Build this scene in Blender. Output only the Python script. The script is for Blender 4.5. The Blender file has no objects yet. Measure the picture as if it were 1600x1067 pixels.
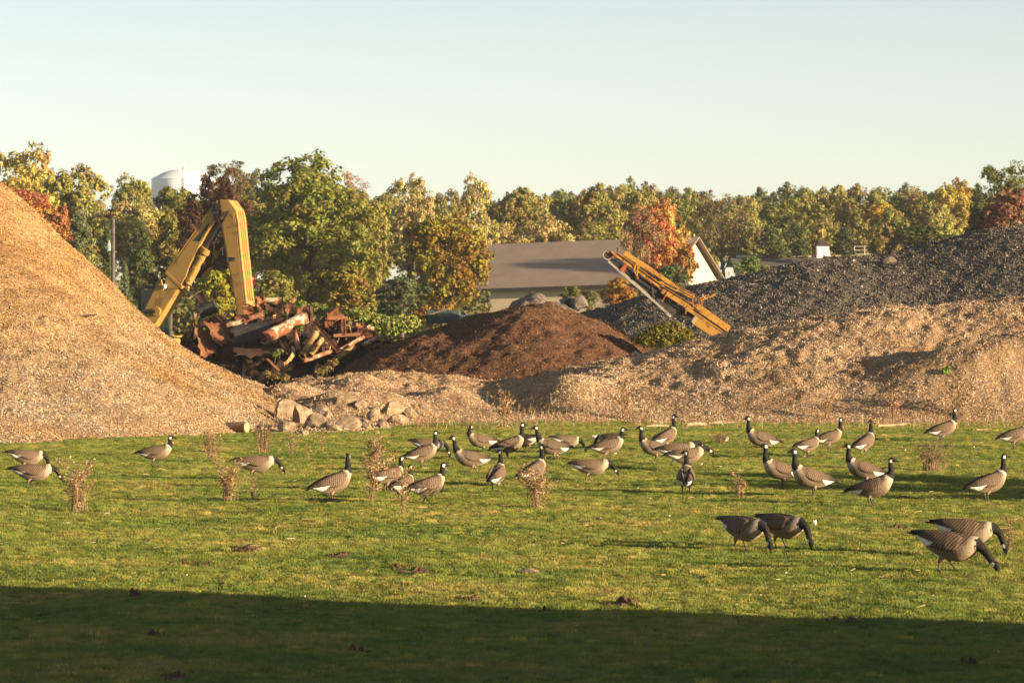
import bpy, bmesh, math, random
import numpy as np
from mathutils import Vector, Matrix

# ------------------------------------------------------------------ camera, world, sun, exposure
scene = bpy.context.scene
COL = scene.collection
F, CX, CY = 6000.0, 800.0, 533.5            # focal length in photo pixels, photo centre
HZ, CAMH = 465.0, 3.6                       # horizon row, camera height
PITCH = math.atan((CY - HZ) / F)
cam_d = bpy.data.cameras.new('camera')
cam_d.sensor_width = 36.0
cam_d.lens = F * 36.0 / 1600.0
cam_d.clip_start, cam_d.clip_end = 0.5, 12000.0
cam_d.dof.use_dof = True
cam_d.dof.focus_distance = 72.0
cam_d.dof.aperture_fstop = 6.3
cam = bpy.data.objects.new('camera', cam_d)
cam.location = (0, 0, CAMH)
cam.rotation_euler = (math.pi / 2 - PITCH, 0, 0)
COL.objects.link(cam)
scene.camera = cam

SUN_EL = math.radians(10.0)
SUN_H = Vector((0.885, -0.465)).normalized()
SUN = Vector((SUN_H.x * math.cos(SUN_EL), SUN_H.y * math.cos(SUN_EL), math.sin(SUN_EL)))
world = bpy.data.worlds.new('World')
scene.world = world
world.use_nodes = True
wn = world.node_tree
wn.nodes.clear()
sky = wn.nodes.new('ShaderNodeTexSky')
sky.sky_type = 'NISHITA'
sky.sun_disc = False
sky.sun_elevation = SUN_EL
sky.sun_rotation = math.atan2(SUN_H.x, SUN_H.y)
sky.altitude = 100
sky.air_density, sky.dust_density, sky.ozone_density = 0.68, 0.35, 0.35
bg = wn.nodes.new('ShaderNodeBackground')
bg.inputs['Strength'].default_value = 0.059
wo = wn.nodes.new('ShaderNodeOutputWorld')
hsv = wn.nodes.new('ShaderNodeHueSaturation'); hsv.inputs['Saturation'].default_value = 0.66
wn.links.new(sky.outputs[0], hsv.inputs['Color']); wn.links.new(hsv.outputs[0], bg.inputs[0])
wn.links.new(bg.outputs[0], wo.inputs[0])

sun_d = bpy.data.lights.new('sun', 'SUN')
sun_d.energy = 5.0
sun_d.angle = math.radians(0.55)
sun_d.color = (1.0, 0.76, 0.48)
sun_o = bpy.data.objects.new('sun', sun_d)
sun_o.rotation_euler = SUN.to_track_quat('Z', 'Y').to_euler()
sun_o.location = (60, -40, 40)
COL.objects.link(sun_o)
scene.view_settings.view_transform = 'Standard'
scene.view_settings.look = 'None'
scene.view_settings.exposure = 1.57
scene.view_settings.gamma = 1.0
scene.view_settings.use_curve_mapping = False
scene.cycles.max_bounces = 6
scene.cycles.transparent_max_bounces = 8

# ------------------------------------------------------------------ helpers
rng = np.random.default_rng(11)
R = random.Random(5)
_cp, _sp = math.cos(PITCH), math.sin(PITCH)

def at(px, py, Y):
    """point of the place that lies at distance Y and shows at photo pixel (px, py)"""
    a, b = (px - CX) / F, (CY - py) / F
    dy, dz = _cp + b * _sp, -_sp + b * _cp
    t = Y / dy
    return Vector((a * t, Y, CAMH + dz * t))

def X(px, Y): return (px - CX) / F * Y
def Z(py, Y): return at(CX, py, Y).z
def gY(py): return CAMH * F / (py - HZ)

def tag(o, label=None, cat=None, group=None, kind=None):
    if label: o['label'] = label
    if cat: o['category'] = cat
    if group: o['group'] = group
    if kind: o['kind'] = kind
    return o

def np_mesh(name, V, Fc, mats=(), col=None, smooth=False, matidx=None):
    V = np.asarray(V, dtype=np.float32)
    Fc = np.asarray(Fc, dtype=np.int32)
    me = bpy.data.meshes.new(name)
    k = Fc.shape[1]
    me.vertices.add(len(V)); me.vertices.foreach_set('co', V.ravel())
    me.loops.add(Fc.size); me.loops.foreach_set('vertex_index', Fc.ravel())
    me.polygons.add(len(Fc))
    me.polygons.foreach_set('loop_start', np.arange(0, Fc.size, k, dtype=np.int32))
    me.polygons.foreach_set('loop_total', np.full(len(Fc), k, dtype=np.int32))
    if smooth: me.polygons.foreach_set('use_smooth', np.ones(len(Fc), dtype=bool))
    if matidx is not None: me.polygons.foreach_set('material_index', np.asarray(matidx, dtype=np.int32))
    me.update(calc_edges=True)
    for m in mats: me.materials.append(m)
    if col is not None:
        a = me.color_attributes.new('col', 'FLOAT_COLOR', 'POINT')
        c = np.ones((len(V), 4), dtype=np.float32); c[:, :3] = col
        a.data.foreach_set('color', c.ravel())
    return me

def link(name, me, parent=None, loc=None):
    o = bpy.data.objects.new(name, me)
    COL.objects.link(o)
    if parent is not None: o.parent = parent
    if loc is not None: o.location = loc
    return o

def empty(name, loc=(0, 0, 0), rz=0.0):
    o = bpy.data.objects.new(name, None)
    COL.objects.link(o)
    o.location = loc; o.rotation_euler = (0, 0, rz)
    o.empty_display_size = 0.3
    return o

class MB:
    """collects closed shapes as polygons"""
    def __init__(s): s.v = []; s.f = []
    def add(s, vs, fs):
        n = len(s.v); s.v += [tuple(p) for p in vs]; s.f += [tuple(i + n for i in f) for f in fs]
    def box(s, c, size, M=None):
        hx, hy, hz = size[0] / 2, size[1] / 2, size[2] / 2
        vs = [Vector((x, y, z)) for x in (-hx, hx) for y in (-hy, hy) for z in (-hz, hz)]
        if M is not None: vs = [M @ v for v in vs]
        vs = [v + Vector(c) for v in vs]
        s.add(vs, [(0, 1, 3, 2), (4, 6, 7, 5), (0, 4, 5, 1), (2, 3, 7, 6), (0, 2, 6, 4), (1, 5, 7, 3)])
    def beam(s, p, q, w, h, up=Vector((0, 1, 0))):
        """rectangular bar from p to q; h along 'up', w across"""
        p, q = Vector(p), Vector(q); d = (q - p); L = d.length; d.normalize()
        u = (Vector(up) - d * d.dot(Vector(up)))
        if u.length < 1e-4: u = d.orthogonal()
        u.normalize(); r = d.cross(u)
        M = Matrix((d, r, u)).transposed()
        s.box((p + q) / 2, (L, w, h), M)
    def prism(s, pts, y0, y1):
        """outline in the x-z plane pushed from y0 to y1 (counter-clockwise outline)"""
        n = len(pts)
        vs = [Vector((p[0], y0, p[1])) for p in pts] + [Vector((p[0], y1, p[1])) for p in pts]
        fs = [tuple(range(n)), tuple(range(2 * n - 1, n - 1, -1))]
        fs += [(i, n + i, n + (i + 1) % n, (i + 1) % n) for i in range(n)]
        s.add(vs, fs)
    def tube(s, pts, rad, n=10, cap=True):
        pts = [Vector(p) for p in pts]
        if not hasattr(rad, '__len__'): rad = [rad] * len(pts)
        base = len(s.v); ref = None
        for i, p in enumerate(pts):
            d = (pts[min(i + 1, len(pts) - 1)] - pts[max(i - 1, 0)]).normalized()
            if ref is None: ref = d.orthogonal().normalized()
            ref = (ref - d * ref.dot(d))
            ref = ref.normalized() if ref.length > 1e-5 else d.orthogonal().normalized()
            b = d.cross(ref)
            for k in range(n):
                a = 2 * math.pi * k / n
                s.v.append(tuple(p + (ref * math.cos(a) + b * math.sin(a)) * rad[i]))
        for i in range(len(pts) - 1):
            for k in range(n):
                k2 = (k + 1) % n
                s.f.append((base + i * n + k, base + i * n + k2, base + (i + 1) * n + k2, base + (i + 1) * n + k))
        if cap:
            s.f.append(tuple(base + k for k in range(n - 1, -1, -1)))
            e = base + (len(pts) - 1) * n
            s.f.append(tuple(e + k for k in range(n)))
    def pipe(s, p, q, r, th, n=16, jag=0.0):
        """hollow pipe with open ends"""
        p, q = Vector(p), Vector(q); d = (q - p).normalized(); u = d.orthogonal().normalized(); w = d.cross(u)
        base = len(s.v)
        for (c, e) in ((p, 0), (q, 1)):
            for rr in (r, r - th):
                for k in range(n):
                    a = 2 * math.pi * k / n
                    j = R.uniform(-jag, jag) if rr == r else 0
                    s.v.append(tuple(c + (u * math.cos(a) + w * math.sin(a)) * rr + d * j))
        for k in range(n):
            k2 = (k + 1) % n; o0, i0, o1, i1 = base, base + n, base + 2 * n, base + 3 * n
            s.f += [(o0 + k, o0 + k2, o1 + k2, o1 + k), (i0 + k2, i0 + k, i1 + k, i1 + k2),
                    (o0 + k2, o0 + k, i0 + k, i0 + k2), (o1 + k, o1 + k2, i1 + k2, i1 + k)]
    def build(s, name, mat, parent=None, bevel=0.0, smooth=False, loc=None):
        me = bpy.data.meshes.new(name)
        me.from_pydata(s.v, [], s.f)
        bm = bmesh.new(); bm.from_mesh(me)
        bmesh.ops.recalc_face_normals(bm, faces=bm.faces)
        if bevel > 0:
            bmesh.ops.bevel(bm, geom=list(bm.edges), offset=bevel, segments=1, affect='EDGES', clamp_overlap=True)
        if smooth:
            for f in bm.faces: f.smooth = True
        bm.to_mesh(me); bm.free()
        if smooth:
            me.set_sharp_from_angle(angle=math.radians(40))
        me.materials.append(mat)
        return link(name, me, parent, loc)

def _hash(ix, iy, seed):
    h = (ix.astype(np.int64) * 374761393 + iy.astype(np.int64) * 668265263 + seed * 974634777) & 0x7fffffff
    h = ((h ^ (h >> 13)) * 1274126177) & 0x7fffffff
    return ((h ^ (h >> 16)) & 0xffffff) / float(0xffffff)

def vnoise(x, y, seed=0):
    x = np.asarray(x, float); y = np.asarray(y, float)
    ix, iy = np.floor(x), np.floor(y); fx, fy = x - ix, y - iy
    fx = fx * fx * (3 - 2 * fx); fy = fy * fy * (3 - 2 * fy)
    a, b = _hash(ix, iy, seed), _hash(ix + 1, iy, seed)
    c, d = _hash(ix, iy + 1, seed), _hash(ix + 1, iy + 1, seed)
    return (a + (b - a) * fx) * (1 - fy) + (c + (d - c) * fx) * fy - 0.5

def fbm(x, y, sc, octv=4, seed=0, gain=0.5):
    t, amp, f = 0, 1.0, 1.0 / sc
    for i in range(octv):
        t = t + vnoise(np.asarray(x) * f + 17.3 * i, np.asarray(y) * f - 9.1 * i, seed + i) * amp
        amp *= gain; f *= 2.03
    return t

def sstep(a, b, x):
    t = np.clip((np.asarray(x, float) - a) / (b - a), 0, 1)
    return t * t * (3 - 2 * t)

# ------------------------------------------------------------------ materials
def new_mat(name):
    m = bpy.data.materials.new(name); m.use_nodes = True
    nt = m.node_tree
    return m, nt, nt.nodes['Principled BSDF']

def N(nt, t, **kw):
    n = nt.nodes.new(t)
    for k, v in kw.items(): setattr(n, k, v)
    return n

def noise_col(nt, stops, scale, detail=6, rough=0.6, vec=None, dist=0.0):
    no = N(nt, 'ShaderNodeTexNoise'); no.inputs['Scale'].default_value = scale
    no.inputs['Detail'].default_value = detail; no.inputs['Roughness'].default_value = rough
    no.inputs['Distortion'].default_value = dist
    if vec is not None: nt.links.new(vec, no.inputs['Vector'])
    cr = N(nt, 'ShaderNodeValToRGB')
    while len(cr.color_ramp.elements) < len(stops): cr.color_ramp.elements.new(0.5)
    for e, (p, c) in zip(cr.color_ramp.elements, stops): e.position = p; e.color = (*c, 1)
    nt.links.new(no.outputs[0], cr.inputs[0])
    return cr.outputs[0], no.outputs[0]

def mixc(nt, a, b, fac, mode='MIX'):
    m = N(nt, 'ShaderNodeMix', data_type='RGBA', blend_type=mode)
    for sock, v in ((m.inputs[0], fac), (m.inputs[6], a), (m.inputs[7], b)):
        if isinstance(v, (int, float)): sock.default_value = v
        elif isinstance(v, tuple): sock.default_value = (*v, 1)
        else: nt.links.new(v, sock)
    return m.outputs[2]

def pos(nt): return N(nt, 'ShaderNodeNewGeometry').outputs['Position']
def objc(nt): return N(nt, 'ShaderNodeTexCoord').outputs['Object']

def bump(nt, b, h, strength, dist):
    bp = N(nt, 'ShaderNodeBump'); bp.inputs['Strength'].default_value = strength
    bp.inputs['Distance'].default_value = dist
    nt.links.new(h, bp.inputs['Height']); nt.links.new(bp.outputs[0], b.inputs['Normal'])

def noise_mat(name, stops, scale, rough=0.85, bmp=0.0, bdist=0.02, detail=6, local=True, metal=0.0, stops2=None, scale2=1.0, f2=0.5, spec=0.3):
    m, nt, b = new_mat(name)
    v = objc(nt) if local else pos(nt)
    c, h = noise_col(nt, stops, scale, detail, 0.62, v)
    if stops2:
        c2, _ = noise_col(nt, stops2, scale2, 4, 0.6, v)
        c = mixc(nt, c, c2, f2, 'MULTIPLY')
    nt.links.new(c, b.inputs['Base Color'])
    b.inputs['Roughness'].default_value = rough
    b.inputs['Metallic'].default_value = metal
    b.inputs['Specular IOR Level'].default_value = spec
    if bmp: bump(nt, b, h, bmp, bdist)
    return m

def attr_mat(name, rough=0.9, trans=0.0, spec=0.15, macro=None, noise_scale=None):
    """colour from the mesh's own 'col' attribute; macro = (scale, stops) multiplies a large noise on it"""
    m, nt, b = new_mat(name)
    a = N(nt, 'ShaderNodeAttribute', attribute_name='col')
    c = a.outputs['Color']
    if macro:
        c2, _ = noise_col(nt, macro[1], macro[0], 4, 0.6, pos(nt))
        c = mixc(nt, c, c2, 1.0, 'MULTIPLY')
    nt.links.new(c, b.inputs['Base Color'])
    b.inputs['Roughness'].default_value = rough
    b.inputs['Specular IOR Level'].default_value = spec
    if trans:
        tr = N(nt, 'ShaderNodeBsdfTranslucent'); nt.links.new(c, tr.inputs[0])
        mx = N(nt, 'ShaderNodeMixShader'); mx.inputs[0].default_value = trans
        out = nt.nodes['Material Output']
        nt.links.new(b.outputs[0], mx.inputs[1]); nt.links.new(tr.outputs[0], mx.inputs[2])
        nt.links.new(mx.outputs[0], out.inputs[0])
    return m
# ------------------------------------------------------------------ ground: one sheet to the horizon
def ground_z(x, y):
    x = np.asarray(x, float); y = np.asarray(y, float)
    near = 1 - sstep(140, 190, y)
    return near * (0.10 * fbm(x, y * 0.8, 6.0, 3, 3) + 0.05 * fbm(x, y, 1.1, 2, 8)) - 0.02

def gz(x, y): return float(ground_z(x, y))
def gp(px, py):
    """ground point at a photo pixel"""
    Y = gY(py)
    for _ in range(3):
        x = X(px, Y); Y = (CAMH - gz(x, Y)) * F / (py - HZ)
    return Vector((X(px, Y), Y, gz(X(px, Y), Y)))

def axis(lo, hi, step, far_lo, far_hi):
    a = list(np.arange(lo, hi + 1e-6, step))
    s = step; v = lo
    while v > far_lo: s *= 1.5; v -= s; a.insert(0, v)
    s = step; v = hi
    while v < far_hi: s *= 1.5; v += s; a.append(v)
    return np.array(a)

gx = axis(-20, 24, 0.22, -3500, 3500); gy = axis(30, 130, 0.22, -1500, 5000)
GX, GY = np.meshgrid(gx, gy)
V = np.stack([GX, GY, ground_z(GX, GY)], -1).reshape(-1, 3)
def grid_faces(nx, ny):
    i = np.arange(ny - 1)[:, None] * nx + np.arange(nx - 1)[None, :]
    return np.stack([i, i + 1, i + nx + 1, i + nx], -1).reshape(-1, 4)

m_soil, nt, b = new_mat('turf_soil')
c1, h1 = noise_col(nt, [(0.3, (.08, .105, .025)), (0.5, (.12, .14, .035)), (0.7, (.20, .165, .07))], 0.9, 8, 0.7, pos(nt))
nt.links.new(c1, b.inputs['Base Color']); b.inputs['Roughness'].default_value = 0.95
b.inputs['Specular IOR Level'].default_value = 0.1
bump(nt, b, h1, 0.6, 0.05)
ground = link('ground', np_mesh('ground', V, grid_faces(len(gx), len(gy)), [m_soil], smooth=True))
tag(ground, kind='structure')

# grass: tufts scattered with geometry nodes
m_grass, nt, b = new_mat('grass_blade')
P = pos(nt)
big, _ = noise_col(nt, [(0.30, (.090, .148, .030)), (0.42, (.152, .208, .042)), (0.52, (.245, .262, .058)), (0.60, (.34, .295, .085)), (0.68, (.42, .33, .14)), (0.78, (.22, .14, .07))], 0.33, 9, 0.80, P)
small, _ = noise_col(nt, [(0.3, (.45, .48, .42)), (0.48, (1, 1, 1)), (0.72, (1.4, 1.2, 1.15))], 3.2, 4, 0.7, P)
c = mixc(nt, big, small, 1.0, 'MULTIPLY')
oi = N(nt, 'ShaderNodeObjectInfo')
cr = N(nt, 'ShaderNodeValToRGB')
cr.color_ramp.elements[0].color = (.72, .8, .7, 1); cr.color_ramp.elements[1].color = (1.2, 1.12, .95, 1)
e = cr.color_ramp.elements.new(0.93); e.color = (1.0, 1.0, .9, 1)
cr.color_ramp.elements[-1].color = (1.9, 1.5, 1.5, 1)
nt.links.new(oi.outputs['Random'], cr.inputs[0])
c = mixc(nt, c, cr.outputs[0], 1.0, 'MULTIPLY')
nt.links.new(c, b.inputs['Base Color']); b.inputs['Roughness'].default_value = 0.65
b.inputs['Specular IOR Level'].default_value = 0.2
tr = N(nt, 'ShaderNodeBsdfTranslucent'); nt.links.new(c, tr.inputs[0])
mx = N(nt, 'ShaderNodeMixShader'); mx.inputs[0].default_value = 0.3
nt.links.new(b.outputs[0], mx.inputs[1]); nt.links.new(tr.outputs[0], mx.inputs[2])
nt.links.new(mx.outputs[0], nt.nodes['Material Output'].inputs[0])

tuft_col = bpy.data.collections.new('grass_tufts')
def tuft(seed, nb, h, rad, lean):
    r = np.random.default_rng(seed); Vs = []; Fs = []
    for i in range(nb):
        a = r.uniform(0, 6.283); d = rad * math.sqrt(r.uniform(0, 1)); bx, by = d * math.cos(a), d * math.sin(a)
        hh = h * r.uniform(.45, 1.1); t = r.uniform(0, 6.283); l = lean * r.uniform(.2, 1.3) * hh
        w = r.uniform(.0024, .0044); wx, wy = -math.sin(t) * w, math.cos(t) * w
        if r.uniform() < .5: wx, wy = w, 0
        dx, dy = math.cos(t) * l, math.sin(t) * l
        n = len(Vs)
        Vs += [(bx - wx, by - wy, -.01), (bx + wx, by + wy, -.01), (bx + dx * .4 + wx * .8, by + dy * .4 + wy * .8, hh * .6),
               (bx + dx * .4 - wx * .8, by + dy * .4 - wy * .8, hh * .6), (bx + dx, by + dy, hh)]
        Fs += [(n, n + 1, n + 2), (n, n + 2, n + 3), (n + 3, n + 2, n + 4)]
    return np_mesh('tuft', Vs, Fs, [m_grass])
for i in range(6):
    o = bpy.data.objects.new('tuft', tuft(i, 34, [.020, .026, .018, .030, .023, .050][i], .085, [.9, .7, 1.2, .8, 1.0, .6][i]))
    tuft_col.objects.link(o)

def scatter_nodes(name, coll, density, smin, smax, seed=0):
    ng = bpy.data.node_groups.new(name, 'GeometryNodeTree')
    ng.interface.new_socket('Geometry', in_out='INPUT', socket_type='NodeSocketGeometry')
    ng.interface.new_socket('Geometry', in_out='OUTPUT', socket_type='NodeSocketGeometry')
    gi, go = ng.nodes.new('NodeGroupInput'), ng.nodes.new('NodeGroupOutput')
    dp = ng.nodes.new('GeometryNodeDistributePointsOnFaces'); dp.inputs['Density'].default_value = density; dp.inputs['Seed'].default_value = seed
    ci = ng.nodes.new('GeometryNodeCollectionInfo'); ci.inputs['Collection'].default_value = coll
    ci.inputs['Separate Children'].default_value = True; ci.inputs['Reset Children'].default_value = True
    io = ng.nodes.new('GeometryNodeInstanceOnPoints'); io.inputs['Pick Instance'].default_value = True
    rr = ng.nodes.new('FunctionNodeRandomValue'); rr.data_type = 'FLOAT_VECTOR'
    rr.inputs[0].default_value = (-.15, -.15, 0); rr.inputs[1].default_value = (.15, .15, 6.283)
    rs = ng.nodes.new('FunctionNodeRandomValue'); rs.data_type = 'FLOAT'
    rs.inputs[2].default_value = smin; rs.inputs[3].default_value = smax; rs.inputs['Seed'].default_value = 3
    L = ng.links.new
    L(gi.outputs[0], dp.inputs[0]); L(dp.outputs['Points'], io.inputs['Points']); L(ci.outputs[0], io.inputs['Instance'])
    L(rr.outputs[0], io.inputs['Rotation']); L(rs.outputs[1], io.inputs['Scale']); L(io.outputs[0], go.inputs[0])
    return ng

# the part of the field that is in view, a little wider (a fine sheet that follows the ground)
ys = np.arange(32.5, 118, 0.5); us = np.linspace(-1, 1, 70)
HW = ys * (860 / F) + 1.2
PX = us[None, :] * HW[:, None]; PY = np.repeat(ys[:, None], len(us), 1)
V = np.stack([PX, PY, ground_z(PX, PY)], -1).reshape(-1, 3)
grass = link('grass', np_mesh('grass', V, grid_faces(len(us), len(ys)), [m_soil]))
tag(grass, kind='stuff')
md = grass.modifiers.new('tufts', 'NODES'); md.node_group = scatter_nodes('grass_scatter', tuft_col, 125.0, .6, 1.35)

# ------------------------------------------------------------------ heaps
def pxtable(tab): return np.array([p[0] for p in tab], float), np.array([p[1] for p in tab], float)

def ridge_fn(tab, Yc, front, back, fexp=1.1, bexp=1.0, wobble=0.6, seed=1, rough=(0.12, 0.05)):
    """heap whose crest shows along the table of photo points at distance Yc"""
    px, py = pxtable(tab)
    xs = np.array([X(a, Yc) for a in px]); zs = np.array([Z(b, Yc) for b in py])
    def fn(x, y):
        x = np.asarray(x, float); y = np.asarray(y, float)
        yc = Yc + wobble * fbm(x, x * 0, 5.0, 2, seed)
        zc = np.interp(x, xs, zs)
        fw = front(x) if callable(front) else front
        tf = np.clip((yc - y) / fw, 0, 1.3); tb = np.clip((y - yc) / back, 0, 1.3)
        pf = np.where(tf < 1, (0.5 + 0.5 * np.cos(np.pi * np.minimum(tf, 1) ** fexp)), 0)
        pf = 0.45 * pf + 0.55 * np.maximum(0, 1 - tf ** 1.25)
        pb = 0.5 + 0.5 * np.cos(np.pi * np.minimum(tb, 1) ** bexp)
        p = np.where(y < yc, pf, pb)
        z = zc * p
        h = np.clip(z / 1.2, 0.12, 1)
        z = z + rough[0] * h * fbm(x, y, 1.7, 4, seed + 5) * 2 + rough[1] * h * fbm(x, y, 0.35, 3, seed + 9) * 2
        return z - 0.05 - 0.5 * np.clip(np.maximum(tf, tb) - 1, 0, 1)
    return fn

def heap_mesh(name, fn, x0, x1, y0, y1, step, mat):
    xs = np.arange(x0, x1, step); ysn = np.arange(y0, y1, step)
    A, B = np.meshgrid(xs, ysn)
    V = np.stack([A, B, fn(A, B)], -1).reshape(-1, 3)
    Fc = grid_faces(len(xs), len(ysn))
    keep = V[Fc][:, :, 2].max(1) > -0.12
    Fc = Fc[keep]
    used = np.unique(Fc); re = -np.ones(len(V), int); re[used] = np.arange(len(used))
    return np_mesh(name, V[used], re[Fc], [mat], smooth=True)

def scatter_chips(fn, n, xr, yr, size, cols, weights, sd, px_lim=(-70, 1670), min_z=-0.02, tilt=0.55, ymin_fn=None, lift=0.0):
    """small flat splinters lying loosely on a heap: positions, sizes and their own colours"""
    r = np.random.default_rng(sd)
    x = r.uniform(xr[0], xr[1], n * 3); y = r.uniform(yr[0], yr[1], n * 3)
    px = x / y * F + CX
    ok = (px > px_lim[0]) & (px < px_lim[1])
    z = fn(x, y); ok &= z > min_z
    x, y, z = x[ok][:n], y[ok][:n], z[ok][:n]; n = len(x)
    e = 0.06
    nx, ny = -(fn(x + e, y) - fn(x - e, y)) / (2 * e), -(fn(x, y + e) - fn(x, y - e)) / (2 * e)
    nrm = np.stack([nx, ny, np.ones(n)], 1) + r.normal(0, tilt, (n, 3)); nrm /= np.linalg.norm(nrm, axis=1)[:, None]
    t = r.normal(0, 1, (n, 3)); t -= nrm * (t * nrm).sum(1)[:, None]; t /= np.linalg.norm(t, axis=1)[:, None]
    bt = np.cross(nrm, t)
    L = r.uniform(size[0], size[1], n) * np.where(r.uniform(0, 1, n) < .06, 2.0, 1); W = r.uniform(size[2], size[3], n)
    c = np.stack([x, y, z + lift + W * 0.5], 1)
    a, b_ = t * (L / 2)[:, None], bt * (W / 2)[:, None]
    V = np.stack([c - a - b_ * .7, c + a - b_, c + a * .9 + b_ * .8, c - a * .8 + b_], 1).reshape(-1, 3)
    Fc = np.arange(n * 4).reshape(n, 4)
    k = r.choice(len(cols), n, p=np.array(weights) / sum(weights))
    cc = np.array(cols)[k]; cc = (cc * .62 + cc.mean(0) * .38) * r.uniform(.75, 1.2, (n, 1)) * .95
    return V, Fc, np.repeat(cc, 4, 0), (x, y, z)

CHIP_MACRO = (0.55, [(0.35, (.74, .66, .58)), (0.5, (1, .97, .93)), (0.66, (1.12, 1.12, 1.12))])
m_chip = attr_mat('wood_chip', 0.9, macro=CHIP_MACRO)
m_chipbed = noise_mat('chip_bed', [(0.3, (.18, .11, .055)), (0.5, (.32, .21, .11)), (0.68, (.44, .31, .18))], 9.0, 0.95, 0.9, 0.06, 8, local=False,
                      stops2=[(0.35, (.75, .66, .6)), (0.6, (1, 1, 1))], scale2=0.5, f2=1.0)
chip_fresh = [(.45, .27, .10), (.35, .195, .062), (.56, .375, .165), (.22, .11, .038), (.66, .50, .28), (.08, .04, .018)]
chip_old = [(.56, .42, .275), (.45, .315, .195), (.66, .53, .375), (.29, .19, .115), (.72, .63, .50), (.17, .11, .065)]

# left heap: an elongated cone of fresh wood chips whose top is out of the picture
LY = 116.0
ltab = [(-92, 232), (-60, 240), (0, 283), (60, 331), (100, 375), (150, 420), (200, 468), (240, 500), (300, 545), (370, 582), (415, 604), (500, 650)]
lpx, lpy = pxtable(ltab)
LX = X(-95, LY)
lr = np.array([X(p, LY) - LX for p in lpx]); lz = np.array([Z(p, LY) for p in lpy])
def left_fn(x, y):
    x = np.asarray(x, float); y = np.asarray(y, float)
    dx, dy = x - LX, (y - LY)
    dyk = np.where(dy < 0, dy / 2.0, dy / 1.05)
    r = np.sqrt(dx * dx + dyk * dyk) * (1 + 0.05 * fbm(x, y, 4.0, 2, 77))
    z = np.interp(r, lr, lz) - 0.5 * np.clip(r - lr[-1], 0, 2)
    z = z + 0.45 * np.exp(-((x - X(90, 105)) / 4.5) ** 2 - ((y - 105) / 4.0) ** 2)
    h = np.clip(z / 1.0, 0.15, 1)
    return z + h * (0.22 * fbm(x * 1.0, y * .5, 3.2, 3, 35) + 0.10 * fbm(x, y, 1.4, 3, 31) + 0.10 * fbm(x, y, 0.45, 3, 41)) - 0.04
chip_heap = empty('wood_chip_heap', (0, 0, 0))
tag(chip_heap, 'tall heap of orange brown wood chips cut off by the left edge of the picture', 'wood chip heap')
link('chip_mass', heap_mesh('chip_mass', left_fn, LX - 6, LX + 14, 90, 128, 0.085, m_chipbed), chip_heap)
V, Fc, cc, p = scatter_chips(left_fn, 150000, (LX - 1, LX + 12.5), (90, 121), (.03, .11, .009, .025), chip_fresh, [5, 4, 3, 2.4, 1.0, 1.0], 3)
# the older chips near the foot are paler
hz = np.repeat(p[2], 4)[:, None]
old = np.clip(1.35 - hz / 2.9, 0, 1) * np.clip(0.75 + 1.4 * np.repeat(fbm(p[0], p[1], 3.0, 3, 4), 4)[:, None], 0, 1)
cc = cc * (1 - old) + (cc.mean(1, keepdims=True) * np.array([[1.35, 1.12, .82]]) * 1.15) * old
o = link('chips', np_mesh('chips', V, Fc, [m_chip], col=cc), chip_heap); tag(o, kind='stuff')

# low bank of chips and soil in the middle, in front of the scrap
btab = [(150, 690), (230, 668), (300, 640), (340, 628), (420, 606), (470, 596), (520, 591), (600, 586), (650, 589), (700, 590), (760, 594), (830, 590), (900, 580), (960, 580), (1010, 585), (1060, 660)]
_b = ridge_fn(btab, 125.0, lambda x: 15.0 + 8.0 * sstep(X(700, 118), X(560, 118), x), 7.0, 1.0, 1.0, 0.5, 21, (0.24, 0.10))
def bank_fn(x, y):
    z = _b(x, y)
    for px_, y_, h_, w_ in ((440, 115, .42, 1.0), (520, 112, .30, .9), (610, 113, .42, 1.1), (700, 116, .45, 1.0), (560, 119, .30, .8), (380, 118, .30, .9)):
        z = z + h_ * np.exp(-((np.asarray(x, float) - X(px_, y_)) / w_) ** 2 - ((np.asarray(y, float) - y_) / 1.5) ** 2)
    return z
chip_bank = empty('chip_bank', (0, 0, 0))
tag(chip_bank, 'low bank of pale wood chips with boulders along its foot, in front of the scrap', 'wood chip bank')
link('bank_mass', heap_mesh('bank_mass', bank_fn, X(130, 125), X(1080, 125), 100, 134, 0.085, m_chipbed), chip_bank)
V, Fc, cc, p = scatter_chips(bank_fn, 80000, (X(130, 125), X(1070, 125)), (101, 129), (.03, .11, .009, .025), chip_old, [5, 4, 3, 3, 1.0, 1.2], 5)
o = link('chips', np_mesh('chips', V, Fc, [m_chip], col=cc), chip_bank); tag(o, kind='stuff')

# long mound of chips on the right
rtab = [(640, 670), (690, 652), (720, 640), (760, 626), (800, 612), (830, 602), (860, 590), (900, 573), (950, 560), (1000, 553), (1040, 546), (1080, 536), (1110, 528), (1140, 520), (1200, 504), (1290, 487), (1390, 478), (1450, 478), (1500, 471), (1560, 464), (1600, 460), (1750, 448)]
_r = ridge_fn(rtab, 121.0, lambda x: 9.5 + 0.4 * fbm(x, x * 0, 3.0, 2, 66), 8.0, 1.0, 1.0, 0.3, 51, (0.09, 0.06))
lobx0, lobx1 = X(1300, 115), X(1540, 115)
def right_fn(x, y):
    x = np.asarray(x, float); y = np.asarray(y, float)
    z = _r(x, y)
    k = sstep(lobx0, lobx1, x)
    z = z + 0.6 * np.exp(-((x - X(885, 115.5)) / 1.1) ** 2 - ((y - 115.5) / 2.2) ** 2)
    z = z + 1.15 * k * np.exp(-((y - (114.3 + 0.08 * (x - lobx0))) / 1.5) ** 2) * (z > -0.3)
    z = z - 0.45 * k * np.exp(-((y - (117.2)) / 1.1) ** 2)
    return z
chip_mound = empty('chip_mound', (0, 0, 0))
tag(chip_mound, 'long low mound of weathered tan wood chips along the right side behind the geese', 'wood chip mound')
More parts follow.
